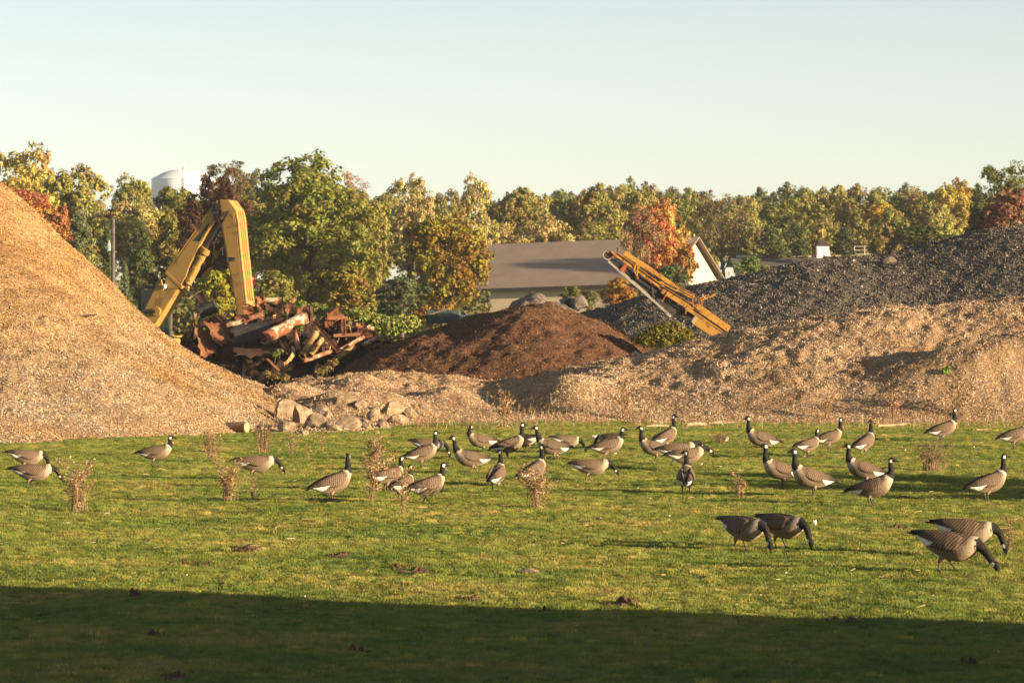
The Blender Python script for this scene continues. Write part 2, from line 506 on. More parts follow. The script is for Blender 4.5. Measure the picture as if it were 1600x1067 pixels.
link('mound_mass', heap_mesh('mound_mass', right_fn, X(620, 121), X(1760, 121), 107, 130, 0.085, m_chipbed), chip_mound)
V, Fc, cc, p = scatter_chips(right_fn, 125000, (X(620, 121), X(1690, 121)), (109, 124), (.03, .11, .009, .025), chip_old, [5, 4, 3, 3, 1.2, 1.2], 7)
o = link('chips', np_mesh('chips', V, Fc, [m_chip], col=cc), chip_mound); tag(o, kind='stuff')

# dark brown compost
ctab = [(440, 640), (500, 598), (530, 578), (560, 562), (620, 530), (660, 515), (700, 506), (735, 496), (765, 487), (800, 478), (835, 474), (860, 475), (885, 483), (910, 490), (950, 506), (985, 527), (1015, 546), (1060, 580)]
comp_fn = ridge_fn(ctab, 135.0, 10.5, 8.0, 1.0, 1.0, 0.4, 91, (0.13, 0.06))
m_comp = noise_mat('compost', [(0.3, (.038, .019, .010)), (0.5, (.10, .047, .023)), (0.7, (.19, .092, .044))], 11.0, 0.95, 0.9, 0.06, 8, local=False)
compost = empty('compost_heap', (0, 0, 0))
tag(compost, 'dark reddish brown compost heap between the scrap metal and the yellow conveyor', 'compost heap')
link('compost_mass', heap_mesh('compost_mass', comp_fn, X(430, 135), X(1070, 135), 123, 145, 0.085, m_comp), compost)
V, Fc, cc, p = scatter_chips(comp_fn, 36000, (X(440, 135), X(1060, 135)), (124, 138), (.03, .085, .014, .035),
                             [(.175, .080, .037), (.10, .046, .022), (.26, .13, .058), (.05, .023, .011), (.44, .31, .20)], [5, 5, 3, 3, .5], 9)
m_compchip = attr_mat('compost_bits', 0.95)
o = link('compost_bits', np_mesh('compost_bits', V, Fc, [m_compchip], col=cc), compost); tag(o, kind='stuff')

# heap of black broken asphalt
def grains(fn, n, xr, yr, size, cols, w, sd, px_lim=(800, 1680)):
    r = np.random.default_rng(sd)
    x = r.uniform(*xr, n * 2); y = r.uniform(*yr, n * 2); px = x / y * F + CX
    z = fn(x, y); ok = (px > px_lim[0]) & (px < px_lim[1]) & (z > 0)
    x, y, z = x[ok][:n], y[ok][:n], z[ok][:n]; n = len(x)
    s = size[0] + (size[1] - size[0]) * r.uniform(0, 1, n) ** 3
    octa = np.array([(1, 0, 0), (-1, 0, 0), (0, 1, 0), (0, -1, 0), (0, 0, 1), (0, 0, -1)], float)
    V = octa[None] * r.uniform(.55, 1.25, (n, 6, 1)) * s[:, None, None] + r.normal(0, .22, (n, 6, 3)) * s[:, None, None]
    a = r.uniform(0, 6.28, n); ca, sa = np.cos(a), np.sin(a)
    V = np.stack([V[..., 0] * ca[:, None] - V[..., 1] * sa[:, None], V[..., 0] * sa[:, None] + V[..., 1] * ca[:, None], V[..., 2]], -1)
    V += np.stack([x, y, z + s * .25], 1)[:, None, :]
    f8 = np.array([(0, 2, 4), (2, 1, 4), (1, 3, 4), (3, 0, 4), (2, 0, 5), (1, 2, 5), (3, 1, 5), (0, 3, 5)])
    Fc = (f8[None] + (np.arange(n) * 6)[:, None, None]).reshape(-1, 3)
    k = r.choice(len(cols), n, p=np.array(w) / sum(w))
    return V.reshape(-1, 3), Fc, np.repeat(np.array(cols)[k] * r.uniform(.7, 1.3, (n, 1)), 6, 0)
atab = [(800, 545), (860, 510), (890, 490), (920, 484), (950, 478), (1000, 463), (1050, 452), (1100, 441), (1180, 426), (1250, 409), (1320, 402), (1360, 398), (1400, 391), (1440, 382), (1480, 373), (1560, 356), (1600, 350), (1700, 338), (1800, 345)]
asp_fn = ridge_fn(atab, 152.0, 17.0, 9.0, 1.0, 1.0, 0.5, 121, (0.05, 0.05))
m_asp = noise_mat('asphalt_fines', [(0.3, (.070, .058, .046)), (0.52, (.115, .097, .076)), (0.72, (.17, .145, .112))], 10.0, 0.9, 0.6, 0.05, 8, local=False)
asphalt = empty('asphalt_heap', (0, 0, 0))
tag(asphalt, 'long heap of black broken asphalt rising to the right in front of the trees', 'asphalt heap')
link('asphalt_mass', heap_mesh('asphalt_mass', asp_fn, X(790, 152), X(1760, 152), 134, 162, 0.12, m_asp), asphalt)
V, Fc, cc = grains(asp_fn, 110000, (X(800, 152), X(1690, 152)), (135, 154), (.014, .060),
                   [(.120, .100, .078), (.085, .072, .057), (.155, .13, .10), (.21, .178, .14), (.46, .42, .34)], [6, 5, 3, 1.0, .12], 13)
m_aspc = attr_mat('asphalt_lumps', 0.9, spec=0.1)
o = link('asphalt_lumps', np_mesh('asphalt_lumps', V, Fc, [m_aspc], col=cc), asphalt); tag(o, kind='stuff')

# small grey earth heap behind the compost
etab = [(760, 500), (790, 485), (800, 474), (820, 463), (832, 457), (850, 460), (870, 470), (895, 482), (930, 505)]
earth_fn = ridge_fn(etab, 143.0, 6.0, 6.0, 1.0, 1.0, 0.3, 151, (0.16, 0.08))
m_earth = noise_mat('grey_earth', [(0.3, (.07, .055, .045)), (0.55, (.16, .125, .10)), (0.72, (.26, .21, .17))], 7.0, 0.95, 0.9, 0.08, 8, local=False)
earth = link('earth_heap', heap_mesh('earth_heap', earth_fn, X(750, 143), X(940, 143), 136, 150, 0.1, m_earth))
tag(earth, 'small grey earth heap peeping over the dark compost in front of the barn', 'earth heap')
# ------------------------------------------------------------------ trees
def leaf_mat(name, hue_spread=0.05, trans=0.28):
    m, nt, b = new_mat(name)
    oi = N(nt, 'ShaderNodeObjectInfo')
    a = N(nt, 'ShaderNodeAttribute', attribute_name='col')
    sp = N(nt, 'ShaderNodeSeparateColor'); nt.links.new(a.outputs['Color'], sp.inputs[0])
    hs = N(nt, 'ShaderNodeHueSaturation')
    mp = N(nt, 'ShaderNodeMapRange'); mp.inputs[3].default_value = 0.5 - hue_spread; mp.inputs[4].default_value = 0.5 + hue_spread
    nt.links.new(sp.outputs[1], mp.inputs[0]); nt.links.new(mp.outputs[0], hs.inputs['Hue'])
    lm = N(nt, 'ShaderNodeMath', operation='MULTIPLY'); lm.inputs[1].default_value = 1.22; nt.links.new(sp.outputs[0], lm.inputs[0]); nt.links.new(lm.outputs[0], hs.inputs['Value']); nt.links.new(oi.outputs['Color'], hs.inputs['Color'])
    nt.links.new(hs.outputs[0], b.inputs['Base Color'])
    b.inputs['Roughness'].default_value = 0.6; b.inputs['Specular IOR Level'].default_value = 0.15
    tr = N(nt, 'ShaderNodeBsdfTranslucent'); nt.links.new(hs.outputs[0], tr.inputs[0])
    mx = N(nt, 'ShaderNodeMixShader'); mx.inputs[0].default_value = trans
    nt.links.new(b.outputs[0], mx.inputs[1]); nt.links.new(tr.outputs[0], mx.inputs[2])
    nt.links.new(mx.outputs[0], nt.nodes['Material Output'].inputs[0])
    return m
m_leaf = leaf_mat('leaves', 0.045)
m_leaf_mixed = leaf_mat('leaves_turning', 0.06)
m_needle = leaf_mat('needles', 0.02, 0.12)
m_bark = noise_mat('bark', [(0.3, (.045, .032, .022)), (0.6, (.13, .095, .065)), (0.8, (.22, .17, .12))], 6.0, 0.95, 0.5, 0.03)

def leaf_quads(P, Nn, s, r, asp=0.62):
    n = len(P)
    nn = Nn / np.maximum(np.linalg.norm(Nn, axis=1), 1e-6)[:, None]
    t = r.normal(0, 1, (n, 3)); t -= nn * (t * nn).sum(1)[:, None]; t /= np.linalg.norm(t, axis=1)[:, None]
    b = np.cross(nn, t); s = s[:, None]
    V = np.stack([P - t * s, P + b * s * asp + nn * s * .18, P + t * s, P - b * s * asp + nn * s * .18], 1).reshape(-1, 3)
    return V, np.arange(n * 4).reshape(n, 4)

def crown_mesh(seed, nlobe, nleaf, leaf, shape, mat):
    """unit crown: z from 0 (lowest leaves) to 1, half width about .5"""
    r = np.random.default_rng(seed)
    lobes = []
    for i in range(nlobe):
        for _ in range(60):
            p = r.uniform(-1, 1, 3)
            d = np.linalg.norm(p)
            if d < 1 and d > .30: break
        p = p / max(d, 1e-6) * (0.50 + 0.34 * r.uniform() ** .6)
        x, y, z = p[0] * .5, p[1] * .5, .5 + p[2] * .5
        if shape == 'round': w = 1.0
        elif shape == 'tall': x *= .8 + .2 * (1 - z); y *= .8; w = 1
        elif shape == 'open': w = 1
        elif shape == 'egg': k = 1.12 - .55 * z; x *= k; y *= k
        elif shape == 'vase': k = .55 + .6 * z; x *= k; y *= k
        lobes.append((x, y, z, r.uniform(.10, .20) * (0.8 if shape in ('open', 'tall') else 1.0)))
    if shape != 'open':
        lobes += [(0, 0, .5, .30), (0.05, 0, .30, .24), (0, .04, .72, .20)]
    L = np.array(lobes)
    w = L[:, 3] ** 2; w = w / w.sum()
    # every lobe is itself a bunch of small sprays
    sub = []
    for l in L:
        ns = int(10 + 90 * l[3])
        d = r.normal(0, 1, (ns, 3)); d /= np.linalg.norm(d, axis=1)[:, None]
        d[:, 2] = np.where(r.uniform(0, 1, ns) < .35, np.abs(d[:, 2]), d[:, 2])
        c = l[:3] + d * l[3] * r.uniform(.55, 1.08, (ns, 1)) * np.array([1, 1, .85])
        sub.append(np.concatenate([c, d, np.full((ns, 1), l[3]), r.uniform(0, 1, (ns, 1)), np.full((ns, 1), r.uniform())], 1))
    S = np.concatenate(sub)
    k = r.integers(0, len(S), nleaf)
    spr = S[k]
    rad = .038 + .06 * spr[:, 6]
    off = r.normal(0, 1, (nleaf, 3)); off /= np.linalg.norm(off, axis=1)[:, None]
    P = spr[:, :3] + off * (rad * r.uniform(.1, 1.0, nleaf) ** .6)[:, None] * np.array([1.1, 1.1, .75])
    Nn = off * .6 + spr[:, 3:6] * .7 + np.array([0, 0, .35]) + r.normal(0, .55, (nleaf, 3))
    s = leaf * r.uniform(.6, 1.3, nleaf)
    V, Fc = leaf_quads(P, Nn, s, r)
    br = .72 + .34 * spr[:, 7] + r.uniform(-.16, .18, nleaf)
    hue = np.clip(.5 + .55 * (spr[:, 8] - .5) + .5 * (spr[:, 7] - .5) + r.normal(0, .14, nleaf), 0, 1)
    col = np.repeat(np.stack([br, hue, r.uniform(0, 1, nleaf)], 1), 4, 0)
    me = np_mesh('crown', V, Fc, [mat], col=col)
    return me, L

def conifer_mesh(seed, nleaf, leaf, mat, droop=.25, width=.5):
    r = np.random.default_rng(seed)
    nb = 120
    zb = r.uniform(0, 1, nb) ** .9 * .93; az = r.uniform(0, 6.283, nb)
    ln = width * (1 - zb) ** .85 * r.uniform(.62, 1.1, nb) + .03
    k = r.choice(nb, nleaf, p=(ln + .05) / (ln + .05).sum())
    t = r.uniform(.12, 1, nleaf) ** .7
    dx, dy = np.cos(az[k]), np.sin(az[k]); l = ln[k] * t
    side = r.normal(0, 1, nleaf) * .055 * (1.15 - t) + r.normal(0, .012, nleaf)
    z = zb[k] - droop * l * (1 - .5 * t) + .07 * t + r.normal(0, .012, nleaf)
    P = np.stack([dx * l - dy * side, dy * l + dx * side, z], 1)
    Nn = np.stack([dx * .4, dy * .4, np.full(nleaf, .8)], 1) + r.normal(0, .6, (nleaf, 3))
    V, Fc = leaf_quads(P, Nn, leaf * r.uniform(.6, 1.3, nleaf), r, .4)
    br = .7 + .4 * r.uniform(0, 1, nb)[k] + r.uniform(-.15, .15, nleaf)
    col = np.repeat(np.stack([br, np.clip(.5 + r.normal(0, .2, nleaf), 0, 1), r.uniform(0, 1, nleaf)], 1), 4, 0)
    return np_mesh('crown', V, Fc, [mat], col=col)

def trunk_mesh(L, base, seed, forks=6, r0=.035):
    """tapered trunk below and inside a unit crown; base = where the ground lies (negative), limbs run to the lobes"""
    rr = random.Random(seed); mb = MB()
    sway = [rr.uniform(-.02, .02) for _ in range(4)]
    mb.tube([(0, 0, base - .03), (sway[0], sway[1], base * .4), (sway[2], sway[3], .12), (sway[2], sway[3], .45), (0, 0, .8)],
            [r0 * 1.35, r0, r0 * .85, r0 * .5, r0 * .12], 7)
    if L is not None:
        idx = list(range(len(L))); rr.shuffle(idx)
        for i in idx[:forks]:
            p = Vector(L[i][:3]); s = Vector((sway[2], sway[3], min(.45, max(base * .2, p.z * .45 - .12))))
            mid = s.lerp(p, .5) + Vector((0, 0, .03 * rr.uniform(-1, 1)))
            mb.tube([s, mid, p], [r0 * .55, r0 * .36, r0 * .10], 5)
    me = bpy.data.meshes.new('trunk'); me.from_pydata(mb.v, [], mb.f); me.materials.append(m_bark); me.update()
    return me

KIND = {}
def kind(key, seed, nlobe, nleaf, leaf, shape, mat, base=-.22, forks=6, r0=.03):
    me, L = crown_mesh(seed, nlobe, nleaf, leaf, shape, mat)
    KIND[key] = (me, trunk_mesh(L, base, seed, forks, r0), base)
kind('round1', 101, 26, 15000, .021, 'round', m_leaf)
kind('round2', 102, 30, 15000, .021, 'egg', m_leaf)
kind('round3', 103, 22, 13000, .022, 'vase', m_leaf)
kind('tall1', 104, 26, 9500, .019, 'tall', m_leaf)
kind('tall2', 105, 24, 9500, .019, 'tall', m_leaf)
kind('open1', 106, 20, 5200, .017, 'open', m_leaf, forks=14, r0=.022)
kind('open2', 107, 22, 4200, .017, 'open', m_leaf_mixed, forks=16, r0=.022)
kind('maple', 108, 44, 30000, .0150, 'round', m_leaf, base=-.12, forks=10, r0=.035)
kind('turning', 109, 34, 22000, .0165, 'egg', m_leaf_mixed, base=-.05)
kind('shrub1', 110, 18, 7000, .028, 'round', m_leaf, base=-.06, r0=.02)
kind('shrub2', 111, 20, 7000, .028, 'egg', m_leaf_mixed, base=-.06, r0=.02)
def ckind(key, seed, nleaf, leaf, droop, width):
    KIND[key] = (conifer_mesh(seed, nleaf, leaf, m_needle, droop, width), trunk_mesh(None, -.06, seed, r0=.022), -.06)
ckind('spruce1', 120, 13000, .021, .45, .36)
ckind('spruce2', 121, 13000, .021, .25, .42)
ckind('cedar', 122, 12000, .022, -.35, .30)

def tree(key, px, top, low, wpx, Y, color, name, label, cat, group=None, rz=None, depth=1.0):
    """px centre, top and low = photo rows of the crown's top and lowest leaves, wpx = crown width in photo pixels"""
    crown, trunk, base = KIND[key]
    z1, z0 = Z(top, Y), max(Z(low, Y), 0.0)
    w = wpx / F * Y; g = gz(X(px, Y), Y)
    h = z1 - z0
    b = -(z0 - g) / h                                   # where the ground lies in the unit crown
    root = empty(name, (X(px, Y), Y, g), R.uniform(0, 6.28) if rz is None else rz)
    tag(root, label, cat, group)
    c = link('crown', crown, root, (0, 0, z0 - g)); c.scale = (w, w * depth, h); c.color = (*color, 1)
    t = link('trunk', trunk, root, (0, 0, z0 - g if b <= base else (z0 - g)))
    k = (z0 - g + .05) / (-base * h) if base < 0 and (z0 - g) > .05 else 1
    t.scale = (w, w, h)
    if b < base:                                        # lengthen the trunk to reach the ground
        ex = (-b + base) * h
        mb = MB(); mb.tube([(0, 0, -.2), (0, 0, ex + .2)], [.05 * w, .042 * w], 7)
        st = mb.build('trunk_foot', m_bark, t); st.matrix_parent_inverse = Matrix.Identity(4)
        st.location = (0, 0, b); st.scale = (1 / w, 1 / w, 1 / h)
    return root

YG = (.36, .30, .075); YG2 = (.27, .25, .065); PALE = (.38, .32, .125); DG = (.075, .090, .026); MG = (.165, .17, .038)
OLIVE = (.22, .19, .048); GOLD = (.46, .31, .045); RED = (.36, .15, .06); COPPER = (.085, .042, .020); PINE = (.095, .115, .040); BPINE = (.135, .155, .075)
ORG = (.36, .165, .04)
tree_specs = [
 # near and distinct trees: kind, px, top, low, width, Y, colour, name, label
 ('tall1', 30, 213, 420, 150, 275, YG, 'yellowing_tree', 'tallest yellow green tree at the far left, above the heap of orange chips', 'tree'),
 ('round3', 120, 262, 420, 130, 280, YG2, 'yellowing_tree', 'broad yellow green tree left of the water tower, second from the left edge', 'tree'),
 ('tall2', 205, 264, 400, 92, 290, YG2, 'yellowing_tree', 'narrow yellow green tree just left of the water tower', 'tree'),
 ('round2', 272, 284, 420, 110, 300, MG, 'green_tree', 'green tree directly in front of the water tower', 'tree'),
 ('turning', 30, 283, 400, 120, 240, RED, 'red_tree', 'red orange tree showing over the top of the left wood chip heap', 'tree'),
 ('shrub2', 85, 318, 420, 70, 235, RED, 'red_tree', 'smaller red bush on the slope line of the left chip heap', 'tree'),
 ('spruce2', 125, 328, 470, 100, 215, BPINE, 'spruce', 'grey green spruce behind the slope of the left chip heap', 'conifer'),
 ('cedar', 168, 345, 480, 60, 218, PINE, 'cedar', 'dark cedar around the utility pole', 'conifer'),
 ('spruce1', 222, 348, 480, 95, 212, PINE, 'spruce', 'dark spruce between the utility pole and the excavator boom', 'conifer'),
 ('cedar', 195, 408, 490, 40, 200, BPINE, 'cedar', 'small grey green cedar at the foot of the utility pole', 'conifer'),
 ('shrub1', 262, 395, 490, 70, 205, DG, 'leafy_shrub', 'dark shrub behind the lower part of the excavator boom', 'shrub'),
 ('round3', 200, 318, 420, 110, 250, PALE, 'pale_tree', 'pale yellow tree behind the top of the utility pole', 'tree'),
 ('round1', 265, 320, 430, 90, 262, OLIVE, 'olive_tree', 'olive tree left of the excavator elbow below the water tower', 'tree'),
 ('maple', 345, 272, 500, 130, 252, COPPER, 'copper_beech', 'dark copper brown tree behind the excavator elbow', 'tree'),
 ('open1', 352, 246, 330, 90, 290, (.16, .13, .05), 'olive_tree', 'thin brownish tree top behind the copper brown tree', 'tree'),
 ('maple', 480, 250, 492, 244, 240, (.185, .195, .036), 'maple_tree', 'big round green maple right of the excavator arm', 'tree'),
 ('round2', 575, 300, 470, 90, 246, OLIVE, 'olive_tree', 'olive green tree between the big maple and the orange tinted maple', 'tree'),
 ('open2', 545, 268, 330, 70, 300, (.36, .19, .08), 'orange_tree', 'sparse orange tree top peeping over the big green maple', 'tree'),
 ('turning', 694, 320, 500, 160, 232, (.225, .165, .026), 'turning_maple', 'orange topped yellowing maple left of the barn', 'tree'),
 ('tall1', 645, 264, 400, 105, 285, PALE, 'pale_tree', 'pale ragged tree behind the orange topped maple', 'tree'),
 ('tall2', 742, 262, 420, 70, 285, PALE, 'pale_tree', 'tall pale tree with a pointed top at the left end of the barn', 'tree'),
 ('shrub2', 545, 408, 500, 110, 200, (.22, .165, .035), 'leafy_shrub', 'yellow and orange shrub below the big maple', 'shrub'),
 ('shrub1', 628, 428, 505, 90, 190, (.10, .12, .055), 'leafy_shrub', 'grey green rounded shrub in front of the orange topped maple', 'shrub'),
 ('shrub1', 342, 416, 505, 84, 180, (.28, .26, .03), 'leafy_shrub', 'bright yellow shrub between the excavator boom and its arm', 'shrub'),
 ('shrub2', 430, 420, 500, 90, 200, OLIVE, 'leafy_shrub', 'olive shrub under the left side of the big maple', 'shrub'),
 ('turning', 1030, 300, 450, 108, 262, (.46, .23, .07), 'red_tree', 'orange red tree in front of the barn gable', 'tree'),
 ('open2', 1000, 318, 440, 70, 258, (.30, .18, .09), 'orange_tree', 'thin bare branched orange tree at the left of the red tree', 'tree'),
 ('shrub2', 1070, 378, 450, 44, 250, (.34, .16, .04), 'red_tree', 'small tree turning red and green before the pale gable wall', 'tree'),
 ('shrub1', 1046, 410, 470, 70, 235, PINE, 'leafy_shrub', 'dark green shrub behind the middle of the yellow conveyor', 'shrub'),
 ('shrub2', 968, 432, 485, 66, 225, ORG, 'leafy_shrub', 'orange and red shrub behind the raised end of the conveyor', 'shrub'),
 ('shrub1', 890, 444, 482, 34, 250, MG, 'leafy_shrub', 'small green shrub against the barn wall', 'shrub'),
 ('shrub1', 920, 452, 485, 40, 248, (.17, .17, .06), 'leafy_shrub', 'small pale shrub right of the green one by the barn wall', 'shrub'),
 ('shrub1', 1172, 398, 450, 62, 235, (.15, .19, .05), 'leafy_shrub', 'light green shrub between the barn gable and the low shed roof', 'shrub'),
 ('open1', 1130, 290, 420, 110, 332, (.15, .125, .045), 'bare_tree', 'thinly leaved tree with bare limbs right of the barn gable', 'tree'),
 ('spruce2', 1205, 350, 450, 110, 330, PINE, 'pine', 'dark pine left of the white cupola', 'conifer'),
 ('spruce1', 1250, 346, 440, 80, 330, PINE, 'pine', 'dark pine directly behind the white cupola', 'conifer'),
 ('spruce2', 1320, 352, 430, 100, 325, (.085, .095, .035), 'pine', 'olive pine right of the white cupola', 'conifer'),
 ('round1', 1378, 315, 372, 66, 352, GOLD, 'golden_tree', 'small golden orange tree in the row above the asphalt heap', 'tree'),
 ('tall1', 1565, 244, 390, 120, 265, (.15, .16, .04), 'green_tree', 'tall green tree at the far right edge', 'tree'),
 ('spruce1', 1528, 285, 385, 60, 262, PINE, 'spruce', 'dark spruce left of the tall green tree on the far right', 'conifer'),
 ('shrub2', 1575, 292, 380, 90, 245, (.24, .10, .06), 'red_tree', 'dull red tree at the right edge above the asphalt heap', 'tree'),
 ('shrub2', 1535, 325, 400, 60, 246, (.12, .07, .045), 'red_tree', 'dark reddish bush left of the dull red tree at the right edge', 'tree'),
 ('shrub1', 1440, 350, 400, 110, 300, DG, 'leafy_shrub', 'dark undergrowth bush along the crest of the asphalt heap', 'shrub'),
]
for s in tree_specs: tree(*s)
# shrubs outside the picture on the right whose long shadow crosses the flock, and trees whose shadow lies on the barn roof
for i_, (x_, y_, h_, w_) in enumerate([(21.5, 64.5, 3.6, 4.0), (22.5, 68.0, 3.9, 4.2), (25.5, 65.0, 3.2, 4.0)]):
    c_, t_, b_ = KIND['shrub1']; root = empty('leafy_shrub', (x_, y_, 0)); tag(root, ['nearest', 'middle', 'rearmost'][(i_ != 0) + (i_ == 1)] + ' leafy shrub beside the field right of the flock', 'shrub', 'shrubs right of the flock')
    o = link('crown', c_, root, (0, 0, .1)); o.scale = (w_, w_, h_); o.color = (*MG, 1); link('trunk', t_, root, (0, 0, .1)).scale = (w_, w_, h_)
# the wood behind: two rows of trees, each its own
row = [(-40, 250), (795, 290), (840, 294), (880, 290), (925, 284), (965, 280), (1005, 290), (1050, 292), (1085, 290), (1120, 296), (1160, 298), (1225, 300), (1265, 292), (1300, 282), (1345, 292), (1395, 288), (1440, 285), (1490, 284), (1640, 260), (700, 300), (600, 300), (520, 300), (440, 280), (310, 300), (770, 335), (815, 342), (865, 340), (1400, 320), (1460, 312), (1280, 330), (930, 335), (1165, 330)]
row += [(60, 300), (150, 306), (225, 312), (385, 300), (500, 315), (560, 326), (640, 335), (690, 325)]
ORD = ['first', 'second', 'third', 'fourth', 'fifth', 'sixth', 'seventh', 'eighth', 'ninth', 'tenth', 'eleventh', 'twelfth', 'thirteenth', 'fourteenth', 'fifteenth', 'sixteenth', 'seventeenth', 'eighteenth', 'nineteenth']
ORD += ['twentieth'] + ['twenty-' + o for o in ORD[:9]] + ['thirtieth'] + ['thirty-' + o for o in ORD[:9]] + ['fortieth', 'forty-first', 'forty-second']
def where(px):
    for lim, t in ((200, 'above the left chip heap'), (330, 'by the water tower'), (600, 'behind the big maple'), (740, 'behind the orange topped maple'), (960, 'above the barn roof'), (1150, 'behind the barn gable'), (1330, 'behind the cupola'), (1520, 'above the asphalt heap')):
        if px < lim: return t
    return 'at the right edge'
row.sort()
for i, (px, top) in enumerate(row):
    low_row = top > 308
    k = ['round1', 'tall1', 'round2', 'round3', 'tall2'][i % 5]
    colr, tint = [(OLIVE, 'olive'), (YG2, 'yellow green'), (MG, 'mid green'), ((.25, .215, .06), 'yellowing'), ((.23, .205, .055), 'dull green')][(i * 3) % 5]
    if px in (770, 815, 865): colr, tint = (.38, .31, .11), 'pale yellow'
    if px == 1490: colr, tint = (.34, .26, .045), 'golden'
    Y = 335 if low_row else R.uniform(355, 400)
    tree(k, px, top, 440 if low_row else 430, R.uniform(85, 115) * (1 if not low_row else .85), Y, colr, 'wood_tree',
         tint + ' tree ' + where(px) + ', ' + ORD[i] + ' from the left along the wood edge', 'tree', 'trees along the edge of the wood')
back = [(-20, 262), (60, 255), (230, 300), (400, 270), (560, 292), (660, 302), (760, 300), (810, 298), (985, 274), (1090, 296), (1190, 292), (1235, 289), (1320, 290), (1370, 292), (1420, 290), (1465, 292), (1520, 286), (1180, 302), (880, 292), (1045, 296), (930, 296), (1275, 298)]
back.sort()
for i, (px, top) in enumerate(back):
    tree(['round2', 'round1', 'spruce2', 'round3'][i % 4] if px != 985 else 'spruce1', px, top, 410, R.uniform(70, 100), R.uniform(460, 520), [(.13, .14, .04), (.17, .17, .05), (.11, .125, .04)][i % 3], 'far_tree',
         'dark tree on the skyline ' + where(px) + ', ' + ORD[i] + ' of the farthest', 'tree', 'dark trees on the skyline of the wood')
# dark undergrowth that closes the wood below the crowns
m_under = m_leaf
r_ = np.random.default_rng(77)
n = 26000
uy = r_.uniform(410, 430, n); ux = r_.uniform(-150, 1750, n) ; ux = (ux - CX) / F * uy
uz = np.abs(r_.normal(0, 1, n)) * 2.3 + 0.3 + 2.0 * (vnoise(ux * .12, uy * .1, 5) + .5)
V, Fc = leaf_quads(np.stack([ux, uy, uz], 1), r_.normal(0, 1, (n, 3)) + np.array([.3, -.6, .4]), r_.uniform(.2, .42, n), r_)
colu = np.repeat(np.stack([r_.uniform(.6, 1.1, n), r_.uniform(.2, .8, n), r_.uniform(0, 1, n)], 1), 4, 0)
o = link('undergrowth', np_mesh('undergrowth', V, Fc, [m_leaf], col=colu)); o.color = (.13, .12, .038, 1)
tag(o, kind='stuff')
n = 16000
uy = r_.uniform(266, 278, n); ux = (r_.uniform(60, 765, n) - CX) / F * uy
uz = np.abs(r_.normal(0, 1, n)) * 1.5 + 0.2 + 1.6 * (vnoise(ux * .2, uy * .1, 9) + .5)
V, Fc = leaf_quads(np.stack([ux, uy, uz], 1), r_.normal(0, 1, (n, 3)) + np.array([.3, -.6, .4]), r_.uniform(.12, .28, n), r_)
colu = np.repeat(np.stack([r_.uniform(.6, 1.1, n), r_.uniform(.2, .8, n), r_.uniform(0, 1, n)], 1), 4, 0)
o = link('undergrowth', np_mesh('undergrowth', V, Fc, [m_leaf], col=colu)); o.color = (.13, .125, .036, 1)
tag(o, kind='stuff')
# ------------------------------------------------------------------ Canada geese
def catmull(pts, n):
    P = np.array(pts, float); P = np.vstack([2 * P[0] - P[1], P, 2 * P[-1] - P[-2]])
    out = []
    for i in range(1, len(P) - 2):
        for t in np.linspace(0, 1, n, endpoint=False):
            a, b, c, d = P[i - 1], P[i], P[i + 1], P[i + 2]
            out.append(.5 * ((2 * b) + (-a + c) * t + (2 * a - 5 * b + 4 * c - d) * t * t + (-a + 3 * b - 3 * c + d) * t ** 3))
    out.append(P[-2]); return np.array(out)

# body stations: x, z centre, half width, half height
BODY = np.array([(-.43, .385, .020, .015), (-.38, .372, .055, .045), (-.30, .352, .095, .085), (-.20, .333, .128, .122), (-.08, .320, .152, .150),
                 (.05, .316, .165, .165), (.17, .328, .160, .168), (.26, .356, .135, .150), (.33, .392, .100, .115), (.375, .420, .060, .070), (.392, .432, .015, .02)])

def loft(mb, st, n=20):
    S = catmull(st, 4); base = len(mb.v)
    for x, z, ry, rz in S:
        ry, rz = max(ry, .004), max(rz, .004)
        for k in range(n):
            a = 2 * math.pi * k / n
            mb.v.append((x, ry * math.cos(a), z + rz * math.sin(a) * (1.0 if math.sin(a) < 0 else .95)))
    m = len(S)
    for i in range(m - 1):
        for k in range(n):
            k2 = (k + 1) % n
            mb.f.append((base + i * n + k, base + i * n + k2, base + (i + 1) * n + k2, base + (i + 1) * n + k))
    mb.f.append(tuple(base + k for k in range(n - 1, -1, -1))); e = base + (m - 1) * n
    mb.f.append(tuple(e + k for k in range(n)))

def ellipsoid(mb, c, rad, Rm, nu=12, nv=8):
    base = len(mb.v); c = Vector(c)
    ring = []
    for j in range(1, nv):
        th = math.pi * j / nv
        for k in range(nu):
            a = 2 * math.pi * k / nu
            mb.v.append(tuple(c + Rm @ Vector((rad[0] * math.cos(th), rad[1] * math.sin(th) * math.cos(a), rad[2] * math.sin(th) * math.sin(a)))))
    mb.v.append(tuple(c + Rm @ Vector((rad[0], 0, 0)))); mb.v.append(tuple(c + Rm @ Vector((-rad[0], 0, 0))))
    t, b = len(mb.v) - 2, len(mb.v) - 1
    for j in range(nv - 2):
        for k in range(nu):
            k2 = (k + 1) % nu
            mb.f.append((base + j * nu + k, base + (j + 1) * nu + k, base + (j + 1) * nu + k2, base + j * nu + k2))
    for k in range(nu):
        k2 = (k + 1) % nu
        mb.f.append((t, base + k, base + k2)); mb.f.append((b, base + (nv - 2) * nu + k2, base + (nv - 2) * nu + k))

